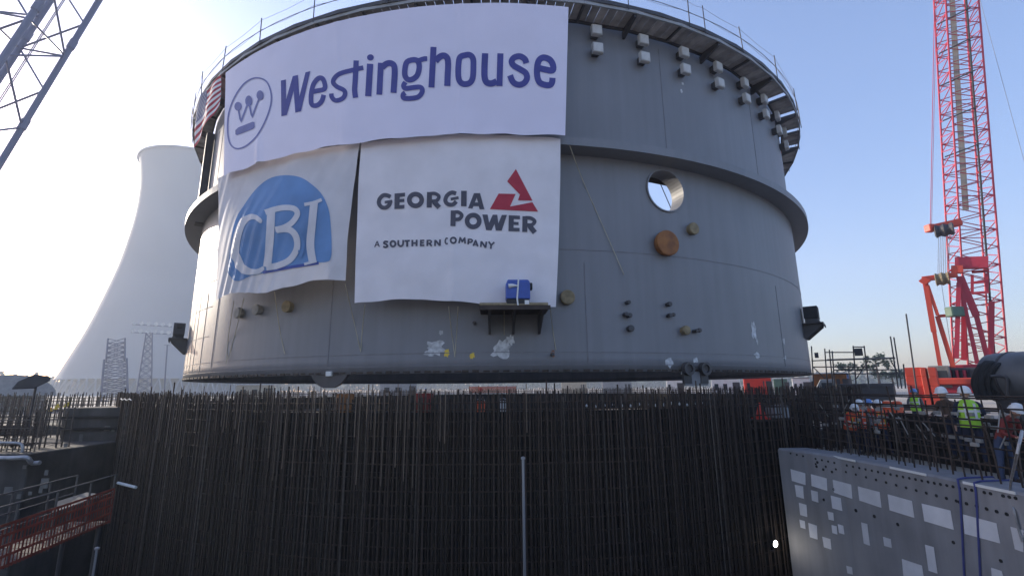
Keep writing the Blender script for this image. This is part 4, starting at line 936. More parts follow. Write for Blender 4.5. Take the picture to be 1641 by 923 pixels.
# machine body
bc = C(1540, 600, -1.5); Fc = Matrix.Rotation(math.atan2(tan_.y, tan_.x), 3, 'Z')
def cbox(nm, px, py, dd, size, m, bev=.08): mb = MB(); mb.box(C(px, py, dd), size, Fc); return mb.build(nm, M[m], crane, bevel=bev)
cbox('machine_deck', 1548, 622, -2.5, (6.2, 3.2, .9), 'red'); cbox('machine_house', 1540, 603, -2.0, (5.4, 2.6, 1.5), 'steel_dark'); cbox('front_beam', 1533, 611, -4.2, (4.4, .5, .6), 'red_orange')
cbox('mast_foot', 1566, 592, -1.8, (3.6, 1.6, .9), 'red'); cbox('operator_cab', 1507, 604, -3.2, (1.5, 1.8, 2.0), 'pendant'); cbox('cab_window', 1506, 603, -4.25, (1.1, .06, 1.0), 'glass', 0)
for k in range(6): bar('engine_pipe', C(1521 + k * 6, 593, -3.4), C(1523 + k * 6, 607, -3.4), .12, M['black' if k % 2 else 'red'], crane, 6)
for s_ in (-1, 1):
    c0 = Vector((gx.x, gx.y, GZ)) + tan_ * 2.9 * s_ + inw * 2
    mb = MB(); prof_ = []
    for k in range(24):
        w_ = 2 * math.pi * k / 24; cx = 3.0 if math.cos(w_) > 0 else -3.0; prof_.append(c0 + inw * (cx + .7 * math.cos(w_)) + Vector((0, 0, .72 + .7 * math.sin(w_))) - tan_ * .55)
    mb.prism(prof_, tan_ * 1.1); mb.build('crawler_track', M['black'], crane)
# counterweight trays beside the crane
for label, xs_, dd in (('salmon red counterweight stack left of the red crane, with a worker before it', ((1450, 1479),), -6), ('salmon red slabs of the counterweight stack nearest the crane cab', ((1475, 1484), (1487, 1500)), -6.3)):
    x0_, x1_ = xs_[0][0], xs_[-1][1]; c = C((x0_ + x1_) / 2, 630, dd); t = thing('counterweight', label, 'counterweight', (c.x, c.y, GZ))
    box_part('base_tray', (c.x, c.y, GZ + .25), (2.6, 2.2, .5), M['steel_dark'], t, math.atan2(tan_.y, tan_.x), .04)
    for a, b in xs_:
        ca_, cb_ = C(a, 589, dd), C(b, 589, dd); wdt = (cb_ - ca_).length; mid = (ca_ + cb_) / 2
        nst = 4; z0 = GZ + .5; hh = (mid.z - z0) / nst
        for k in range(nst): box_part('weight_slab', (mid.x, mid.y, z0 + hh * (k + .5)), (wdt - .03, 2.0, hh - .012), M['red_orange'], t, math.atan2(tan_.y, tan_.x), .025)
# tall thin pole left of the counterweights
t = thing('leaning_pole', 'thin leaning pole rising left of the red counterweights', 'pole', C(1468, 625, -8)); bar('shaft', C(1469, 625, -8), C(1452, 503, -8), .06, M['steel_dark'], t, 6); bar('pole_foot', C(1469.5, 632, -8), C(1469, 622, -8), .12, M['steel_dark'], t, 6)
# --- small masts before the cooling tower
def on_d(x, y, d): return pt(x, y, d)
a, b = on_d(185, 632, 150), on_d(186.5, 545, 152); a.z = GZ; t = thing('lattice_tower', 'bluish lattice tower standing before the cooling tower', 'tower', a)
mid_ = on_d(185, 577, 151); lattice(t, a, mid_, 5.0, 4.2, 7, .2, .09, M['mast'], cross=True); lattice(t, mid_, b, 3.5, 3.2, 4, .18, .08, M['mast'], cross=True)
a, b = on_d(231, 632, 165), on_d(239, 534, 167); a.z = GZ; t = thing('floodlight_mast', 'tall floodlight mast with a wide lamp crossbar before the cooling tower', 'light mast', a)
lattice(t, a, b, 3.4, 1.4, 9, .16, .08, M['mast'], cross=True); vt = Vector((b.y, -b.x, 0)).normalized()
for z in (0, 2.2): bar('lamp_bar', b - vt * 4 + Vector((0, 0, z)), b + vt * 5 + Vector((0, 0, z)), .12, M['mast'], t)
for k in range(6):
    for z in (.5, 2.7):
        mb = MB(); mb.lathe([(.15, -.4), (.5, .2), (.55, .3), (0, .25)], 10, b + vt * (-3.6 + 1.6 * k) + Vector((0, 0, z)), (-b.x, -b.y, -20)); mb.build('floodlight', M['silver'], t)
a, b = on_d(264, 630, 140), on_d(268, 553, 140); a.z = GZ; t = thing('thin_mast', 'thin mast near the left edge of the vessel ring', 'mast', a); bar('shaft', a, b, .14, M['mast'], t); bar('tip_arm', b - vt * .6, b + vt * .6, .06, M['mast'], t)
c = on_d(51, 612, 27); t = thing('flood_lamp', 'dark tilted floodlight head above the left rebar rows', 'lamp', (c.x, c.y, -2.0)); vl = Vector((c.y, -c.x, 0)).normalized()
mb = MB(); mb.prism([c + vl * q[0] + Vector((0, 0, q[1])) for q in ((-.52, -.28), (.10, -.25), (.52, .05), (.5, .20), (.05, .30), (-.38, .02))], Vector((-c.x, -c.y, 0)).normalized() * .35); mb.build('lamp_head', M['steel_dark'], t, bevel=.03)
bar('pole', (c.x, c.y + .2, -2.0), c + Vector((0, .2, -.1)), .04, M['steel_dark'], t); mb = MB(); mb.box((c.x, c.y + .2, -1.97), (.6, .6, .06)); mb.build('foot_plate', M['steel_dark'], t)
c = on_d(14, 618, 70); t = thing('round_shed', 'dark arched shed roof left of the floodlight head', 'shed', (c.x, c.y, GZ))
mb = MB(); nf = 12; q = [c + vl * (3.6 * math.cos(math.pi * k / nf)) + Vector((0, 0, 2.1 * math.sin(math.pi * k / nf) - 1.0)) for k in range(nf + 1)]; mb.prism(q, Vector((-c.x, -c.y, 0)).normalized() * -8); mb.build('arched_roof', M['greyp'], t)
mb = MB(); mb.box((c.x - 5, c.y + 3.5, (GZ + c.z - 1.0) / 2), (6, 6, c.z - 1.0 - GZ)); mb.build('wall', M['greyp'], t)

# --- scaffold
z7 = lambda x, y: (1260 + x / 3.845, 500 + y / 3.845)
SD = 44.0
sc = thing('scaffold', 'tube scaffold with small panels right of the vessel ring', 'scaffold', pt(1370, 640, SD))
S = lambda x, y, dd=0: pt(*z7(x, y), SD + dd)
for x, y0, x1_, y1, dd in ((155, 210, 170, 470, 0), (237, 225, 255, 470, 1.2), (265, 232, 290, 470, 0), (283, 240, 300, 470, 1.2), (412, 208, 432, 470, 0), (480, 208, 510, 470, 1.2), (642, 150, 690, 470, 0), (663, 155, 712, 470, 1.2), (722, 320, 735, 470, 0)): bar('upright', S(x1_, y1, dd), S(x, y0, dd), .045, M['steel_dark'], sc, 6)
for a, b, dd in (((237, 248), (415, 248), 0), ((245, 297), (672, 285), 0), ((165, 338), (510, 338), 0), ((290, 357), (692, 355), 0), ((155, 300), (240, 297), 0), ((290, 380), (720, 378), 1.2), ((412, 215), (480, 215), .5), ((642, 285), (672, 283), 1)): bar('ledger', S(*a, dd), S(*b, dd), .042, M['steel_dark'], sc, 6)
for a, b in (((165, 338), (240, 410)), ((432, 410), (505, 300)), ((645, 300), (700, 400))): bar('diagonal', S(*a), S(*b), .035, M['steel_dark'], sc, 6)
for k in range(3): slab('scaffold_board', S(250, 292, .3 + .4 * k), S(670, 280, .3 + .4 * k), .3, .05, M['deckwood'], sc)
for a, b in (((172, 250), (200, 282)), ((416, 224), (474, 268))):
    p, q = S(*a, -.1), S(*b, -.1); mb = MB(); mb.prism([p, Vector((q.x, q.y, p.z)), q, Vector((p.x, p.y, q.z))], (0.05, .05, 0)); mb.build('sign_panel', M['steel_dark'], sc)

# --- grey tank with hoses at the right edge
tk = thing('grey_tank', 'dark grey cylindrical tank with black hoses at the right edge', 'tank', pt(1640, 640, 19))
c0 = pt(1592, 606, 19); ax_ = Vector((c0.y, -c0.x, 0)).normalized() * .8 + Vector((c0.x, c0.y, 0)).normalized() * -.6; ax_.normalize()
mb = MB(); mb.lathe([(0, -.02), (.5, 0), (.66, .08), (.68, .25), (.68, 3.4), (.6, 3.6), (0, 3.7)], 36, c0, ax_); mb.build('tank_body', M['tank'], tk, smooth=True)
for q in (.55, 1.4, 2.4): mb = MB(); mb.lathe([(.685, -.03), (.70, -.03), (.70, .03), (.685, .03)], 36, c0 + ax_ * q, ax_, close=True); mb.build('tank_band', M['steel_dark'], tk)
for q in (.6, 2.6):
    c = c0 + ax_ * q; box_part('saddle', (c.x, c.y, (c.z - .55 + GZ) / 2), (.5, 1.1, c.z - .55 - GZ), M['steel_dark'], tk, math.atan2(ax_.y, ax_.x))
inn = Vector((-c0.x, -c0.y, 0)).normalized()
mb = MB(); mb.tube(crom([tuple(pt(x, y, 17.9)) for x, y in ((1588, 603), (1602, 602), (1612, 606), (1614, 618), (1614, 634))], 4), .04, 8); mb.build('handle_pipe', M['steel_dark'], tk)
rt = random.Random(9)
for k in range(7):
    x = 1568 + k * 4; P = [pt(x + rt.uniform(-3, 3), 640, 18.2), pt(x - 8 + rt.uniform(-3, 3), 612, 18.1), pt(x + 4 + rt.uniform(-3, 3), 584 + rt.uniform(-3, 4), 18.1), pt(x + 16, 590, 18.3), pt(x + 14, 640, 18.3)]
    mb = MB(); mb.tube(crom([tuple(p) for p in P], 6), .05, 6); mb.build('hose', M['black'], tk)

# ================================================================== FAR YARD seen through the gap
def trailer(name, label, x0, x1, y0, dist, m, door='steel_dark', wins=2, cat='trailer', ribs=False):
    a, b = pt(x0, 615, dist), pt(x1, 615, dist); mid = (a + b) / 2; w = (b - a).length; top = pt((x0 + x1) / 2, y0, dist).z
    t = thing(name, label, cat, (mid.x, mid.y, GZ)); rz = math.atan2((b - a).y, (b - a).x); Fm = Matrix.Rotation(rz, 3, 'Z')
    def Lc(x, y, z): return Vector((mid.x, mid.y, 0)) + Fm @ Vector((x, y, z))
    h = top - GZ - .5
    mb = MB(); mb.box(Lc(0, 0, GZ + .5 + h / 2), (w, 2.6, h), Fm); mb.build('body', M[m], t, bevel=.04)
    mb = MB(); mb.box(Lc(0, 0, top + .05), (w + .2, 2.8, .1), Fm); mb.build('roof', M['white' if m != 'white' else 'greyp'], t)
    for k in range(wins): mb = MB(); mb.box(Lc(-w * .32 + k * w * .3, -1.32, GZ + .5 + h * .6), (w * .14, .06, h * .3), Fm); mb.build('window', M['glass'], t)
    mb = MB(); mb.box(Lc(w * .36, -1.32, GZ + .5 + h * .42), (.9, .06, h * .8), Fm); mb.build('door', M[door], t)
    if ribs:
        for k in range(int(w / .5)): mb = MB(); mb.box(Lc(-w / 2 + .25 + k * .5, -1.33, GZ + .5 + h / 2), (.18, .05, h * .9), Fm); mb.build('rib', M[m], t)
    for s_ in (-.35, .35): mb = MB(); mb.box(Lc(w * s_, 0, GZ + .25), (.5, 2.0, .5), Fm); mb.build('support', M['steel_dark'], t)
trailer('site_trailer', 'white site trailer right of the two round guide lugs', 1140, 1186, 607, 74, 'white')
trailer('site_trailer', 'white site trailer left of the guide lugs with pale block beside', 1068, 1094, 608, 72, 'white', wins=1)
trailer('cargo_container', 'grey cargo container under the middle right of the ring', 965, 1012, 611, 86, 'greyp', wins=0, cat='container', ribs=True)
trailer('cargo_container', 'tan cargo container under the ring near the ochre cap', 900, 940, 612, 90, 'tan', wins=0, cat='container', ribs=True)
trailer('site_trailer', 'tan site trailer seen between the ring and the rebar near its left end', 380, 440, 617, 80, 'tan')
trailer('cargo_container', 'blue cargo container behind the scaffold', 1336, 1362, 600, 78, 'bluep', wins=0, cat='container', ribs=True)
trailer('site_trailer', 'grey site trailer under the ring left of its middle', 610, 668, 614, 84, 'greyp')
trailer('cargo_container', 'green cargo container under the right end of the ring', 1240, 1262, 607, 80, 'greenp', wins=0, cat='container', ribs=True)
trailer('orange_generator', 'orange generator box with ribs under the right end of the ring', 1192, 1236, 604, 64, 'cone', wins=1, cat='generator', ribs=True)
trailer('orange_skip', 'orange metal bin behind the left part of the scaffold', 1304, 1358, 599, 56, 'rust', wins=0, cat='skip', ribs=True)
trailer('site_trailer', 'pale low trailer right of the green container', 1270, 1298, 606, 70, 'white', wins=2)
t = thing('barrier_net', 'orange barrier netting under the middle of the ring', 'barrier', pt(790, 630, 66))
for k in range(6): bar('net_post', pt(752 + k * 15, 631, 66), pt(752 + k * 15, 618, 66), .05, M['steel_dark'], t)
for r_ in range(6): slab('net_band', pt(752, 620 + r_ * 1.7, 65.9), pt(827, 619.5 + r_ * 1.7, 65.9), .02, .1, M['net'], t)
tr_c = pt(1334, 625, 52); t = thing('grey_truck', 'grey truck with dark windscreen parked behind the left part of the scaffold', 'truck', (tr_c.x, tr_c.y, GZ))
rz = math.atan2(tr_c.y, tr_c.x) - math.pi / 2; Fm = Matrix.Rotation(rz, 3, 'Z')
def TL(x, y, z): return Vector((tr_c.x, tr_c.y, GZ)) + Fm @ Vector((x, y, z))
mb = MB(); mb.prism([TL(-1.9, -1.1, .7), TL(.3, -1.1, .7), TL(.3, -1.1, 2.75), TL(-.8, -1.1, 2.75), TL(-1.35, -1.1, 1.75), TL(-1.9, -1.1, 1.6)], Fm @ Vector((0, 2.2, 0))); mb.build('cab', M['greyp'], t, bevel=.04)
mb = MB(); mb.prism([TL(-.80, -1.0, 2.66), TL(-1.36, -1.0, 1.80), TL(-1.36, 1.0, 1.80), TL(-.80, 1.0, 2.66)], Fm @ Vector((-.03, 0, .01))); mb.build('windscreen', M['glass'], t)
mb = MB(); mb.box(TL(-.35, -1.11, 2.1), (.8, .03, .7), Fm); mb.build('side_window', M['glass'], t)
mb = MB(); mb.box(TL(2.3, 0, 1.5), (3.9, 2.3, 1.1), Fm); mb.box(TL(2.3, 0, 2.2), (4.0, 2.4, .3), Fm); mb.build('bed', M['steel_dark'], t, bevel=.04)
for x in (-1.2, 1.6, 3.2):
    for y in (-1, 1):
        mb = MB(); mb.lathe([(0, -.12), (.3, -.14), (.48, -.1), (.5, 0), (.48, .1), (.3, .14), (0, .12)], 18, TL(x, y * 1.0, .5), Fm @ Vector((0, 1, 0))); mb.build('wheel', M['black'], t)
# string of small lamps and site items inside the top of the rebar curtain
t = thing('lamp_string', 'string of small pale lamps just inside the top of the rebar right of the middle', 'lamp string', cp(13, -.55, 21.4))
P = [cp(6.8 + .75 * k, -.52 - .03 * math.sin(k * 1.7), 21.62) for k in range(15)]; mb = MB(); mb.tube(P, .008, 4); mb.build('cord', M['black'], t)
for p in P: mb = MB(); mb.lathe([(.0, -.09), (.03, -.07), (.034, -.04), (.015, 0), (0, .01)], 8, p); mb.build('bulb', M['white'], t)
for px, py, m, nm, lab in ((680, 636, 'red_dark', 'red_drum', 'dull red drum on top of the dark formwork left of the pole'), (770, 642, 'orange_vest', 'orange_bucket', 'orange bucket on top of the dark formwork above the pole'), (806, 652, 'white', 'white_bucket', 'white bucket on top of the dark formwork near the pole'), (553, 640, 'rust', 'rusty_drum', 'rusty drum on top of the dark formwork below the guide lug')):
    th, z = cyl(px, py, 21.1); c = cp(th, -.715, 21.1); k_ = 1.5 if 'drum' in nm else .8; t = thing(nm, lab, nm.split('_')[1], c)
    mb = MB(); mb.lathe([(.16 * k_, 0), (.17 * k_, .02), (.17 * k_, .15 * k_), (.18 * k_, .16 * k_), (.17 * k_, .18 * k_), (.19 * k_, .36 * k_), (.2 * k_, .38 * k_), (.18 * k_, .38 * k_), (.16 * k_, .1)], 16, c); mb.build('drum_body', M[m], t)
    mb = MB(); mb.tube(crom([tuple(c + Vector((.19 * k_ * math.cos(a), .05, .36 * k_ + .1 * math.sin(a)))) for a in (0, .8, 1.57, 2.3, 3.14)], 3), .008, 5); mb.build('drum_handle', M['galv'], t)
# low grey machine with windscreen right of the cage, traffic cone, platform
pf = thing('work_platform', 'small grey work platform on the right end of the rebar curtain', 'platform', (8.9, 16.6, GZ))
def pfx(x, y, d): return pt(x, y, d)
c1, c2 = cp(TH_C0 + .3, 0, 21.75), cp(TH_C1 - .3, 0, 21.75); zz = pfx(1220, 671, 18.4).z; c1.z = c2.z = zz - .03
for k in range(3): slab('deck_board', c1 + Vector((0, .22 - .26 * k, 0)), c2 + Vector((0, .22 - .26 * k, 0)), .24, .05, M['deckwood_dark'], pf)
for q in (c1, c2): bar('bracket_arm', (q.x, q.y - .2, zz - .06), (q.x - .05, q.y + .35, zz - .5), .03, M['steel_dark'], pf)
cc = pfx(1220, 671, 18.4); cc.z = zz; t = thing('traffic_cone', 'orange red traffic cone on the platform at the right end of the rebar', 'cone', cc)
hc = pfx(1220, 645, 18.4).z - cc.z; mb = MB(); mb.lathe([(.20, .03), (.17, .06), (.035, hc), (0, hc)], 20, cc); mb.build('cone_body', M['cone'], t, smooth=True); mb = MB(); mb.box(cc + Vector((0, 0, .015)), (.46, .46, .04)); mb.build('cone_base', M['cone'], t, bevel=.01)
c = pfx(1246, 664, 18.75); t = thing('grey_toolbox', 'grey toolbox on the platform right of the traffic cone', 'toolbox', (c.x, c.y, zz))
box_part('box_body', (c.x, c.y, zz + .2), (.62, .4, .34), M['greyp'], t, .3, .02); box_part('box_lid', (c.x, c.y, zz + .40), (.64, .42, .06), M['steel_dark'], t, .3, .015); bar('box_handle', (c.x - .15, c.y - .2, zz + .45), (c.x + .15, c.y - .1, zz + .45), .015, M['galv'], t)
# barrels behind the rebar field
for k, (x, y) in enumerate(((1421, 643), (1436, 642))):
    c = pt(x, y, 33); zf = -2.0; t = thing('orange_barrel', ('left' if k == 0 else 'right') + ' one of two orange barrels standing left of the green vested worker', 'barrel', (c.x, c.y, zf), 'orange barrels on the right deck')
    mb = MB(); mb.lathe([(.30, 0), (.28, .05), (.27, .35), (.29, .38), (.25, .7), (.27, .73), (.22, 1.05), (.12, 1.1), (0, 1.1)], 18, (c.x, c.y, zf)); mb.build('barrel_body', M['orange_vest'], t); 
    for z in (.42, .78): mb = MB(); mb.lathe([(.262, 0), (.268, 0), (.258, .14), (.252, .14)], 18, (c.x, c.y, zf + z), close=True); mb.build('stripe', M['silver'], t)

# ================================================================== PEOPLE
def person(label, loc, heading, vest, shirt, trousers, helmet, pose='stand', group='workers on the right deck', scale=1.0):
    """heading: direction the person faces (angle from -Y, clockwise seen from above)"""
    t = thing('person', label, 'person', loc, group); t.rotation_euler.z = heading; t.scale = (scale,) * 3
    J = {}; 
    def j(n, x, y, z, r, r2=None): J[n] = (Vector((x, y, z)), r, r2 or r)
    bend = {'stand': 0, 'lean': .55, 'walk': .08, 'reach': .2}[pose]
    def sp(x, y, z, zp=.95):   # bend the trunk forward about the hips
        dz = z - zp; return (x, y * math.cos(bend) - dz * math.sin(bend), zp + dz * math.cos(bend) + y * math.sin(bend))
    j('pel', 0, 0.0, .95, .155, .115); j('waist', *sp(0, .0, 1.10), .145, .11); j('chest', *sp(0, .01, 1.30), .165, .12); j('neck0', *sp(0, .01, 1.44), .085, .075); j('neck', *sp(0, -.005, 1.51), .056)
    j('head', *sp(0, -.02, 1.60), .083, .095); j('crown', *sp(0, -.01, 1.69), .078, .09)
    j('nose', *sp(0, -.125, 1.585), .017); j('chin', *sp(0, -.075, 1.53), .045); j('ear1', *sp(.088, -.01, 1.595), .018); j('ear2', *sp(-.088, -.01, 1.595), .018)
    E_ = [('pel', 'waist'), ('waist', 'chest'), ('chest', 'neck0'), ('neck0', 'neck'), ('neck', 'head'), ('head', 'crown'), ('head', 'nose'), ('neck', 'chin'), ('head', 'ear1'), ('head', 'ear2')]
    st = .13 if pose == 'walk' else .03
    for s_, n in ((1, 'L'), (-1, 'R')):
        fy = st * s_
        j('hip' + n, .095 * s_, 0, .88, .095, .1); j('knee' + n, .11 * s_, -fy - .02, .49, .062); j('ank' + n, .12 * s_, -fy * 1.6 + .01, .09, .045); j('toe' + n, .14 * s_, -fy * 1.6 - .15, .035, .035, .04); j('heel' + n, .12 * s_, -fy * 1.6 + .06, .04, .036)
        E_ += [('pel', 'hip' + n), ('hip' + n, 'knee' + n), ('knee' + n, 'ank' + n), ('ank' + n, 'toe' + n), ('ank' + n, 'heel' + n)]
        j('sh' + n, *sp(.185 * s_, .01, 1.41), .065); E_ += [('chest', 'sh' + n)]
        if pose == 'reach' or (pose == 'lean'): el = sp(.25 * s_, -.12, 1.16); ha = (el[0] - .06 * s_, el[1] - .22, el[2] - .06)
        elif pose == 'stand' and s_ < 0: el = sp(-.27, .02, 1.14); ha = (-.16, -.17, 1.12)
        else: el = sp(.27 * s_, .03 + fy * .5, 1.13); ha = (.27 * s_, el[1] - .08 + fy * .4, .90)
        j('el' + n, *el, .046); j('wr' + n, *ha, .031); E_ += [('sh' + n, 'el' + n), ('el' + n, 'wr' + n)]
        d = (Vector(ha) - Vector(el)).normalized(); sd = Vector((s_, 0, 0)); sd = (sd - d * sd.dot(d)).normalized(); up = d.cross(sd)
        pm = Vector(ha) + d * .07; j('palm' + n, *pm, .03, .018); E_.append(('wr' + n, 'palm' + n))
        for f_ in range(4):
            b0 = pm + d * .03 + up * (.027 - .018 * f_); ln = (.042, .05, .047, .036)[f_]; b1 = b0 + d * ln; b2 = b1 + (d * .6 - sd * .7) * ln * .8
            j(f'f{n}{f_}a', *b1, .0095); j(f'f{n}{f_}b', *b2, .008); E_ += [('palm' + n, f'f{n}{f_}a'), (f'f{n}{f_}a', f'f{n}{f_}b')]
        b1 = Vector(ha) + d * .05 + up * .045; b2 = b1 + d * .035 + up * .01; j(f't{n}a', *b1, .011); j(f't{n}b', *b2, .009); E_ += [('wr' + n, f't{n}a'), (f't{n}a', f't{n}b')]
    keys = list(J); me = bpy.data.meshes.new('body'); me.from_pydata([J[k][0] for k in keys], [(keys.index(a), keys.index(b)) for a, b in E_], [])
    o = bpy.data.objects.new('body', me); COL.objects.link(o); md_ = o.modifiers.new('s', 'SKIN'); md_.branch_smoothing = .4; o.modifiers.new('u', 'SUBSURF').levels = 1
    for i, k in enumerate(keys): sv = me.skin_vertices[0].data[i]; sv.radius = (J[k][1], J[k][2]); sv.use_root = (k == 'pel')
    dg = bpy.context.evaluated_depsgraph_get(); ev = o.evaluated_get(dg); bm2 = bpy.data.meshes.new_from_object(ev, preserve_all_data_layers=False, depsgraph=dg)
    o.modifiers.clear(); o.data = bm2; o.parent = t; bm2.materials.clear()
    for m in (M[shirt], M[trousers], M['skin'], M['boot']): bm2.materials.append(m)
    hc_ = J['head'][0]; nk = J['neck'][0]; wr = [J['wrL'][0], J['wrR'][0]]
    for p in bm2.polygons:
        c = p.center; p.use_smooth = True
        if (c - hc_).length < .17 and (c - nk).dot(hc_ - nk) > -.0015: p.material_index = 2
        elif min((c - w).length for w in wr) < .145 and not (c.z < .80 and abs(c.x) < .16): p.material_index = 2 if min((c - (w + (w - J['el' + n][0]).normalized() * .07)).length for w, n in zip(wr, 'LR')) < .10 else 0
        elif c.z < .13: p.material_index = 3
        elif c.z < .97: p.material_index = 1
        else: p.material_index = 0
    # helmet, eyes, vest
    ax = (J['crown'][0] - J['head'][0]).normalized(); hc2 = J['crown'][0] - ax * .025
    mb = MB(); mb.lathe([(.128, -.03), (.135, -.02), (.122, 0), (.117, .05), (.092, .10), (.05, .13), (0, .138)], 20, hc2, ax); hm = mb.build('helmet', M[helmet], None, smooth=True); hm.parent = t
    mb = MB(); fr = Vector(sp(0, -.17, 1.66)); mb.prism([fr + Vector((-.07, .0, 0)), fr + Vector((.07, 0, 0)), fr + Vector((.1, .08, .012)), fr + Vector((-.1, .08, .012))], (0, 0, .012)); br = mb.build('helmet_brim', M[helmet], None); br.parent = hm
    for s_ in (-1, 1):
        mb = MB(); mb.lathe([(.001, -.008), (.011, 0), (.001, .008)], 8, Vector(sp(.034 * s_, -.112, 1.612)), (0, 1, 0)); e = mb.build('eye', M['black'], None); e.parent = t
    mb = MB(); mb.prism([Vector(sp(q[0], -.123, q[1])) for q in ((-.025, 1.547), (.025, 1.547), (.02, 1.538), (-.02, 1.538))], (0, -.004, 0)); e = mb.build('mouth', M['brown_cloth'], None); e.parent = t
    if vest:
        def shell(prof, m, nm, a0=0, a1=360, parent=t):
            mb = MB(); vs = []; n = 24
            for rx, ry, z in prof:
                for k in range(n + 1): a = rad(a0 + (a1 - a0) * k / n); vs.append(Vector(sp(rx * math.sin(a), -ry * math.cos(a) + .005, z)))
            mb.add(vs, [(i * (n + 1) + k, i * (n + 1) + k + 1, (i + 1) * (n + 1) + k + 1, (i + 1) * (n + 1) + k) for i in range(len(prof) - 1) for k in range(n)])
            v = mb.build(nm, m, None, smooth=True); v.parent = parent; return v
        v = shell([(.198, .165, .86), (.195, .162, 1.0), (.192, .155, 1.15), (.200, .158, 1.28), (.192, .145, 1.38), (.13, .11, 1.46), (.09, .085, 1.48)], M[vest], 'vest')
        for z in (1.02, 1.20): shell([(.205, .171, z), (.205, .170, z + .05)], M['silver'], 'reflective_band', parent=v)
        for s_ in (-1, 1):
            for fb in (-1, 1):
                mb = MB(); y_ = -.172 if fb < 0 else .182; mb.prism([Vector(sp(.085 * s_ - .022, y_, 1.02)), Vector(sp(.085 * s_ + .022, y_, 1.02)), Vector(sp(.085 * s_ + .022, y_ * .93, 1.40)), Vector(sp(.085 * s_ - .022, y_ * .93, 1.40))], (0, .004 * fb, 0)); q_ = mb.build('reflective_band', M['silver' if vest == 'green_vest' else 'yellowp'], None); q_.parent = v
    return t
DK = -1.86
def stand_at(px, dist, z=DK): d = ray(px, 640); return (d.x * dist, d.y * dist, z)
away = lambda px: -math.atan2(ray(px, 640).x, ray(px, 640).y) + math.pi
toward = lambda px: -math.atan2(ray(px, 640).x, ray(px, 640).y)
person('worker seen from behind in yellow green vest and white helmet before the grey tank', stand_at(1548, 15.6), away(1548) + .2, 'green_vest', 'navy', 'navy', 'helmet', 'stand')
person('worker in dark clothes and white helmet beside the yellow green vested worker', stand_at(1519, 16.4), toward(1519) - .7, None, 'brown_cloth', 'navy', 'helmet', 'reach')
person('bending worker in dull red shirt and pale helmet below the grey tank', stand_at(1590, 14.8, -2.1), toward(1590) + 1.0, None, 'red_dark', 'denim', 'helmet', 'lean')
person('worker in green vest with dark helmet before the red counterweights', stand_at(1466, 27, -2.0), toward(1466) + .3, 'green_vest', 'grey_cloth', 'navy', 'helmet_blue', 'stand')
for px, d, lab, ps, sh, hm in ((1357, 19.5, 'orange vested worker leaning over, leftmost of the group behind the rebar', 'lean', 'red_cloth', 'helmet'), (1376, 20.2, 'orange vested worker with white helmet and grey sleeves, second of the group from the left', 'stand', 'grey_cloth', 'helmet'),
                               (1391, 20.8, 'orange vested worker with blue helmet and navy sleeves behind the rebar', 'stand', 'navy', 'helmet_blue'), (1404, 20.4, 'orange vested worker walking, rightmost of the group left of the barrels', 'walk', 'red_cloth', 'helmet')):
    person(lab, stand_at(px, d, GZ), toward(px) + random.uniform(-.8, .8), 'orange_vest', sh, 'navy', hm, ps)
person('distant worker in red under the middle of the ring', stand_at(770, 62, -1.45), toward(770), None, 'red_cloth', 'navy', 'helmet', 'stand', 'far workers under the ring')
person('distant worker in dark red clothes under the ring left of its middle', stand_at(681, 61, -1.75), toward(681) + 1, None, 'brown_cloth', 'brown_cloth', 'helmet_blue', 'stand', 'far workers under the ring')

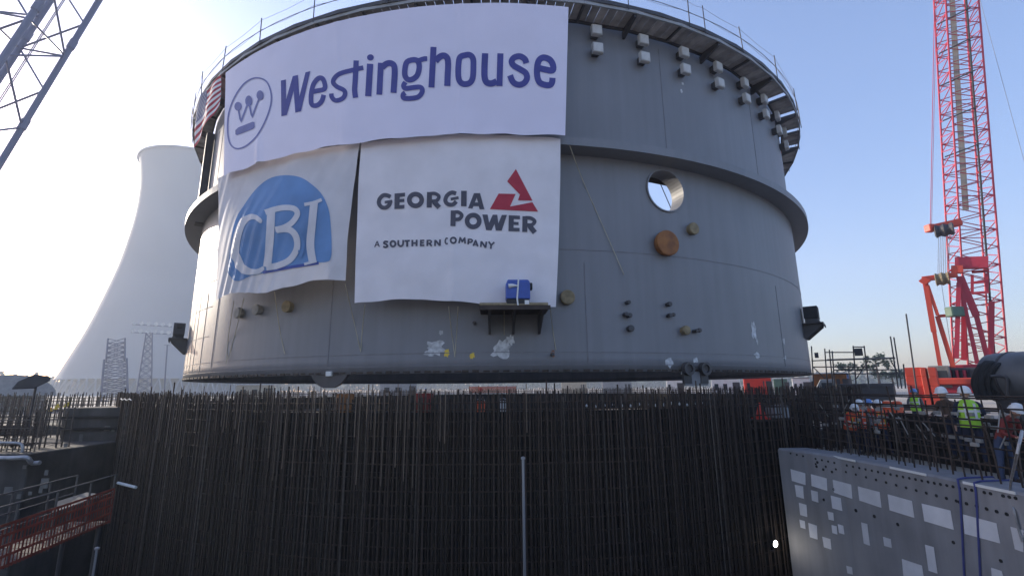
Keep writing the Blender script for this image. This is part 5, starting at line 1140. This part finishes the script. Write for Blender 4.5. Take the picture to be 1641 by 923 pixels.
# ================================================================== TREES
def leaf_mesh(name, m, n, spread, size, seed, trunk_h=0):
    r = random.Random(seed); mb = MB(); clumps = [(Vector((r.gauss(0, .5) * spread[0], r.gauss(0, .5) * spread[0], r.uniform(.3, 1) ** .8 * spread[1])), r.uniform(.5, 1)) for _ in range(14)]
    for i in range(n):
        c, s_ = r.choice(clumps); p = c + Vector((r.gauss(0, 1), r.gauss(0, 1), r.gauss(0, .7))) * spread[0] * .22 * s_
        a = Vector((r.uniform(-1, 1), r.uniform(-1, 1), r.uniform(-1, 1))).normalized(); b = a.orthogonal().normalized(); q = size * r.uniform(.6, 1.3)
        mb.add([p + a * q, p + b * q * .6, p - a * q, p - b * q * .6], [(0, 1, 2, 3)])
    return mb.mesh(name, m)
for k, (px, dist, h, lab) in enumerate(((1364, 125, 6.6, 'wide pine tree behind the left part of the scaffold'), (1410, 118, 7.8, 'pine tree with open crown behind the right part of the scaffold'), (1432, 130, 5.0, 'small pine tree behind the right uprights of the scaffold'))):
    c = pt(px, 620, dist); t = thing('pine_tree', lab, 'tree', (c.x, c.y, GZ), 'pine trees behind the scaffold')
    mb = MB(); mb.tube([(0, 0, 0), (.1, .05, h * .5), (0, .1, h * .95)], [.28, .2, .05], 7)
    link('trunk', mb.mesh('trunk', M['bark']), t)
    for q in range(5): mb = MB(); w_ = q * 1.4; mb.tube([(.05, .05, h * (.45 + .1 * q)), (1.3 * math.cos(w_), 1.3 * math.sin(w_), h * (.52 + .1 * q))], [.08, .03], 5); link('limb', mb.mesh('limb', M['bark']), t)
    link('crown', leaf_mesh('crown', M['leaf'], 700, (2.2, h * .62), .26, k), t, (0, 0, h * .38))
# the far wood round the horizon: one mass
rw = random.Random(4); mb = MB()
for i in range(760):
    az = rad(-75 + 150 * i / 760 + rw.uniform(-.1, .1)); dist = rw.uniform(520, 640); h = rw.uniform(10, 17) * (1.25 if math.degrees(az) < -41 else 1.0) + 3 * nz(az * 14, 0, 41)
    c = Vector((math.sin(az) * dist, math.cos(az) * dist, GZ)); mb.tube([c, c + Vector((0, 0, h * .6))], .4, 4, caps=False)
    for q in range(44):
        f_ = rw.random(); p = c + Vector((rw.gauss(0, 2.6) * (1.15 - f_), rw.gauss(0, 2.6) * (1.15 - f_), h * (.10 + .74 * f_))); a = Vector((rw.uniform(-1, 1), rw.uniform(-1, 1), rw.uniform(-.6, .6))).normalized(); b = a.orthogonal().normalized(); s_ = rw.uniform(.8, 1.9)
        mb.add([p + a * s_, p + b * s_, p - a * s_, p - b * s_], [(0, 1, 2, 3)])
o = mb.build('far_wood', M['leaf_far']); tag(o, 'distant line of trees along the horizon', 'trees', kind='stuff')

# ================================================================== HAZE
me = bpy.data.meshes.new('haze'); mb = MB(); mb.box((0, 0, (PZ - 1.2 + 176) / 2), (1400, 1400, 176 - (PZ - 1.2)))
hm = bpy.data.materials.new('haze'); hm.use_nodes = True; hn = hm.node_tree; hn.nodes.remove(hn.nodes['Principled BSDF'])
vol = hn.nodes.new('ShaderNodeVolumePrincipled'); vol.inputs['Color'].default_value = (0.77, 0.86, 1.0, 1); vol.inputs['Density'].default_value = HAZE_DENSITY; vol.inputs['Anisotropy'].default_value = HAZE_ANISO
hn.links.new(vol.outputs[0], hn.nodes['Material Output'].inputs['Volume'])
hz = mb.build('haze', hm); tag(hz, 'pale morning haze over the whole site', 'haze', kind='stuff')
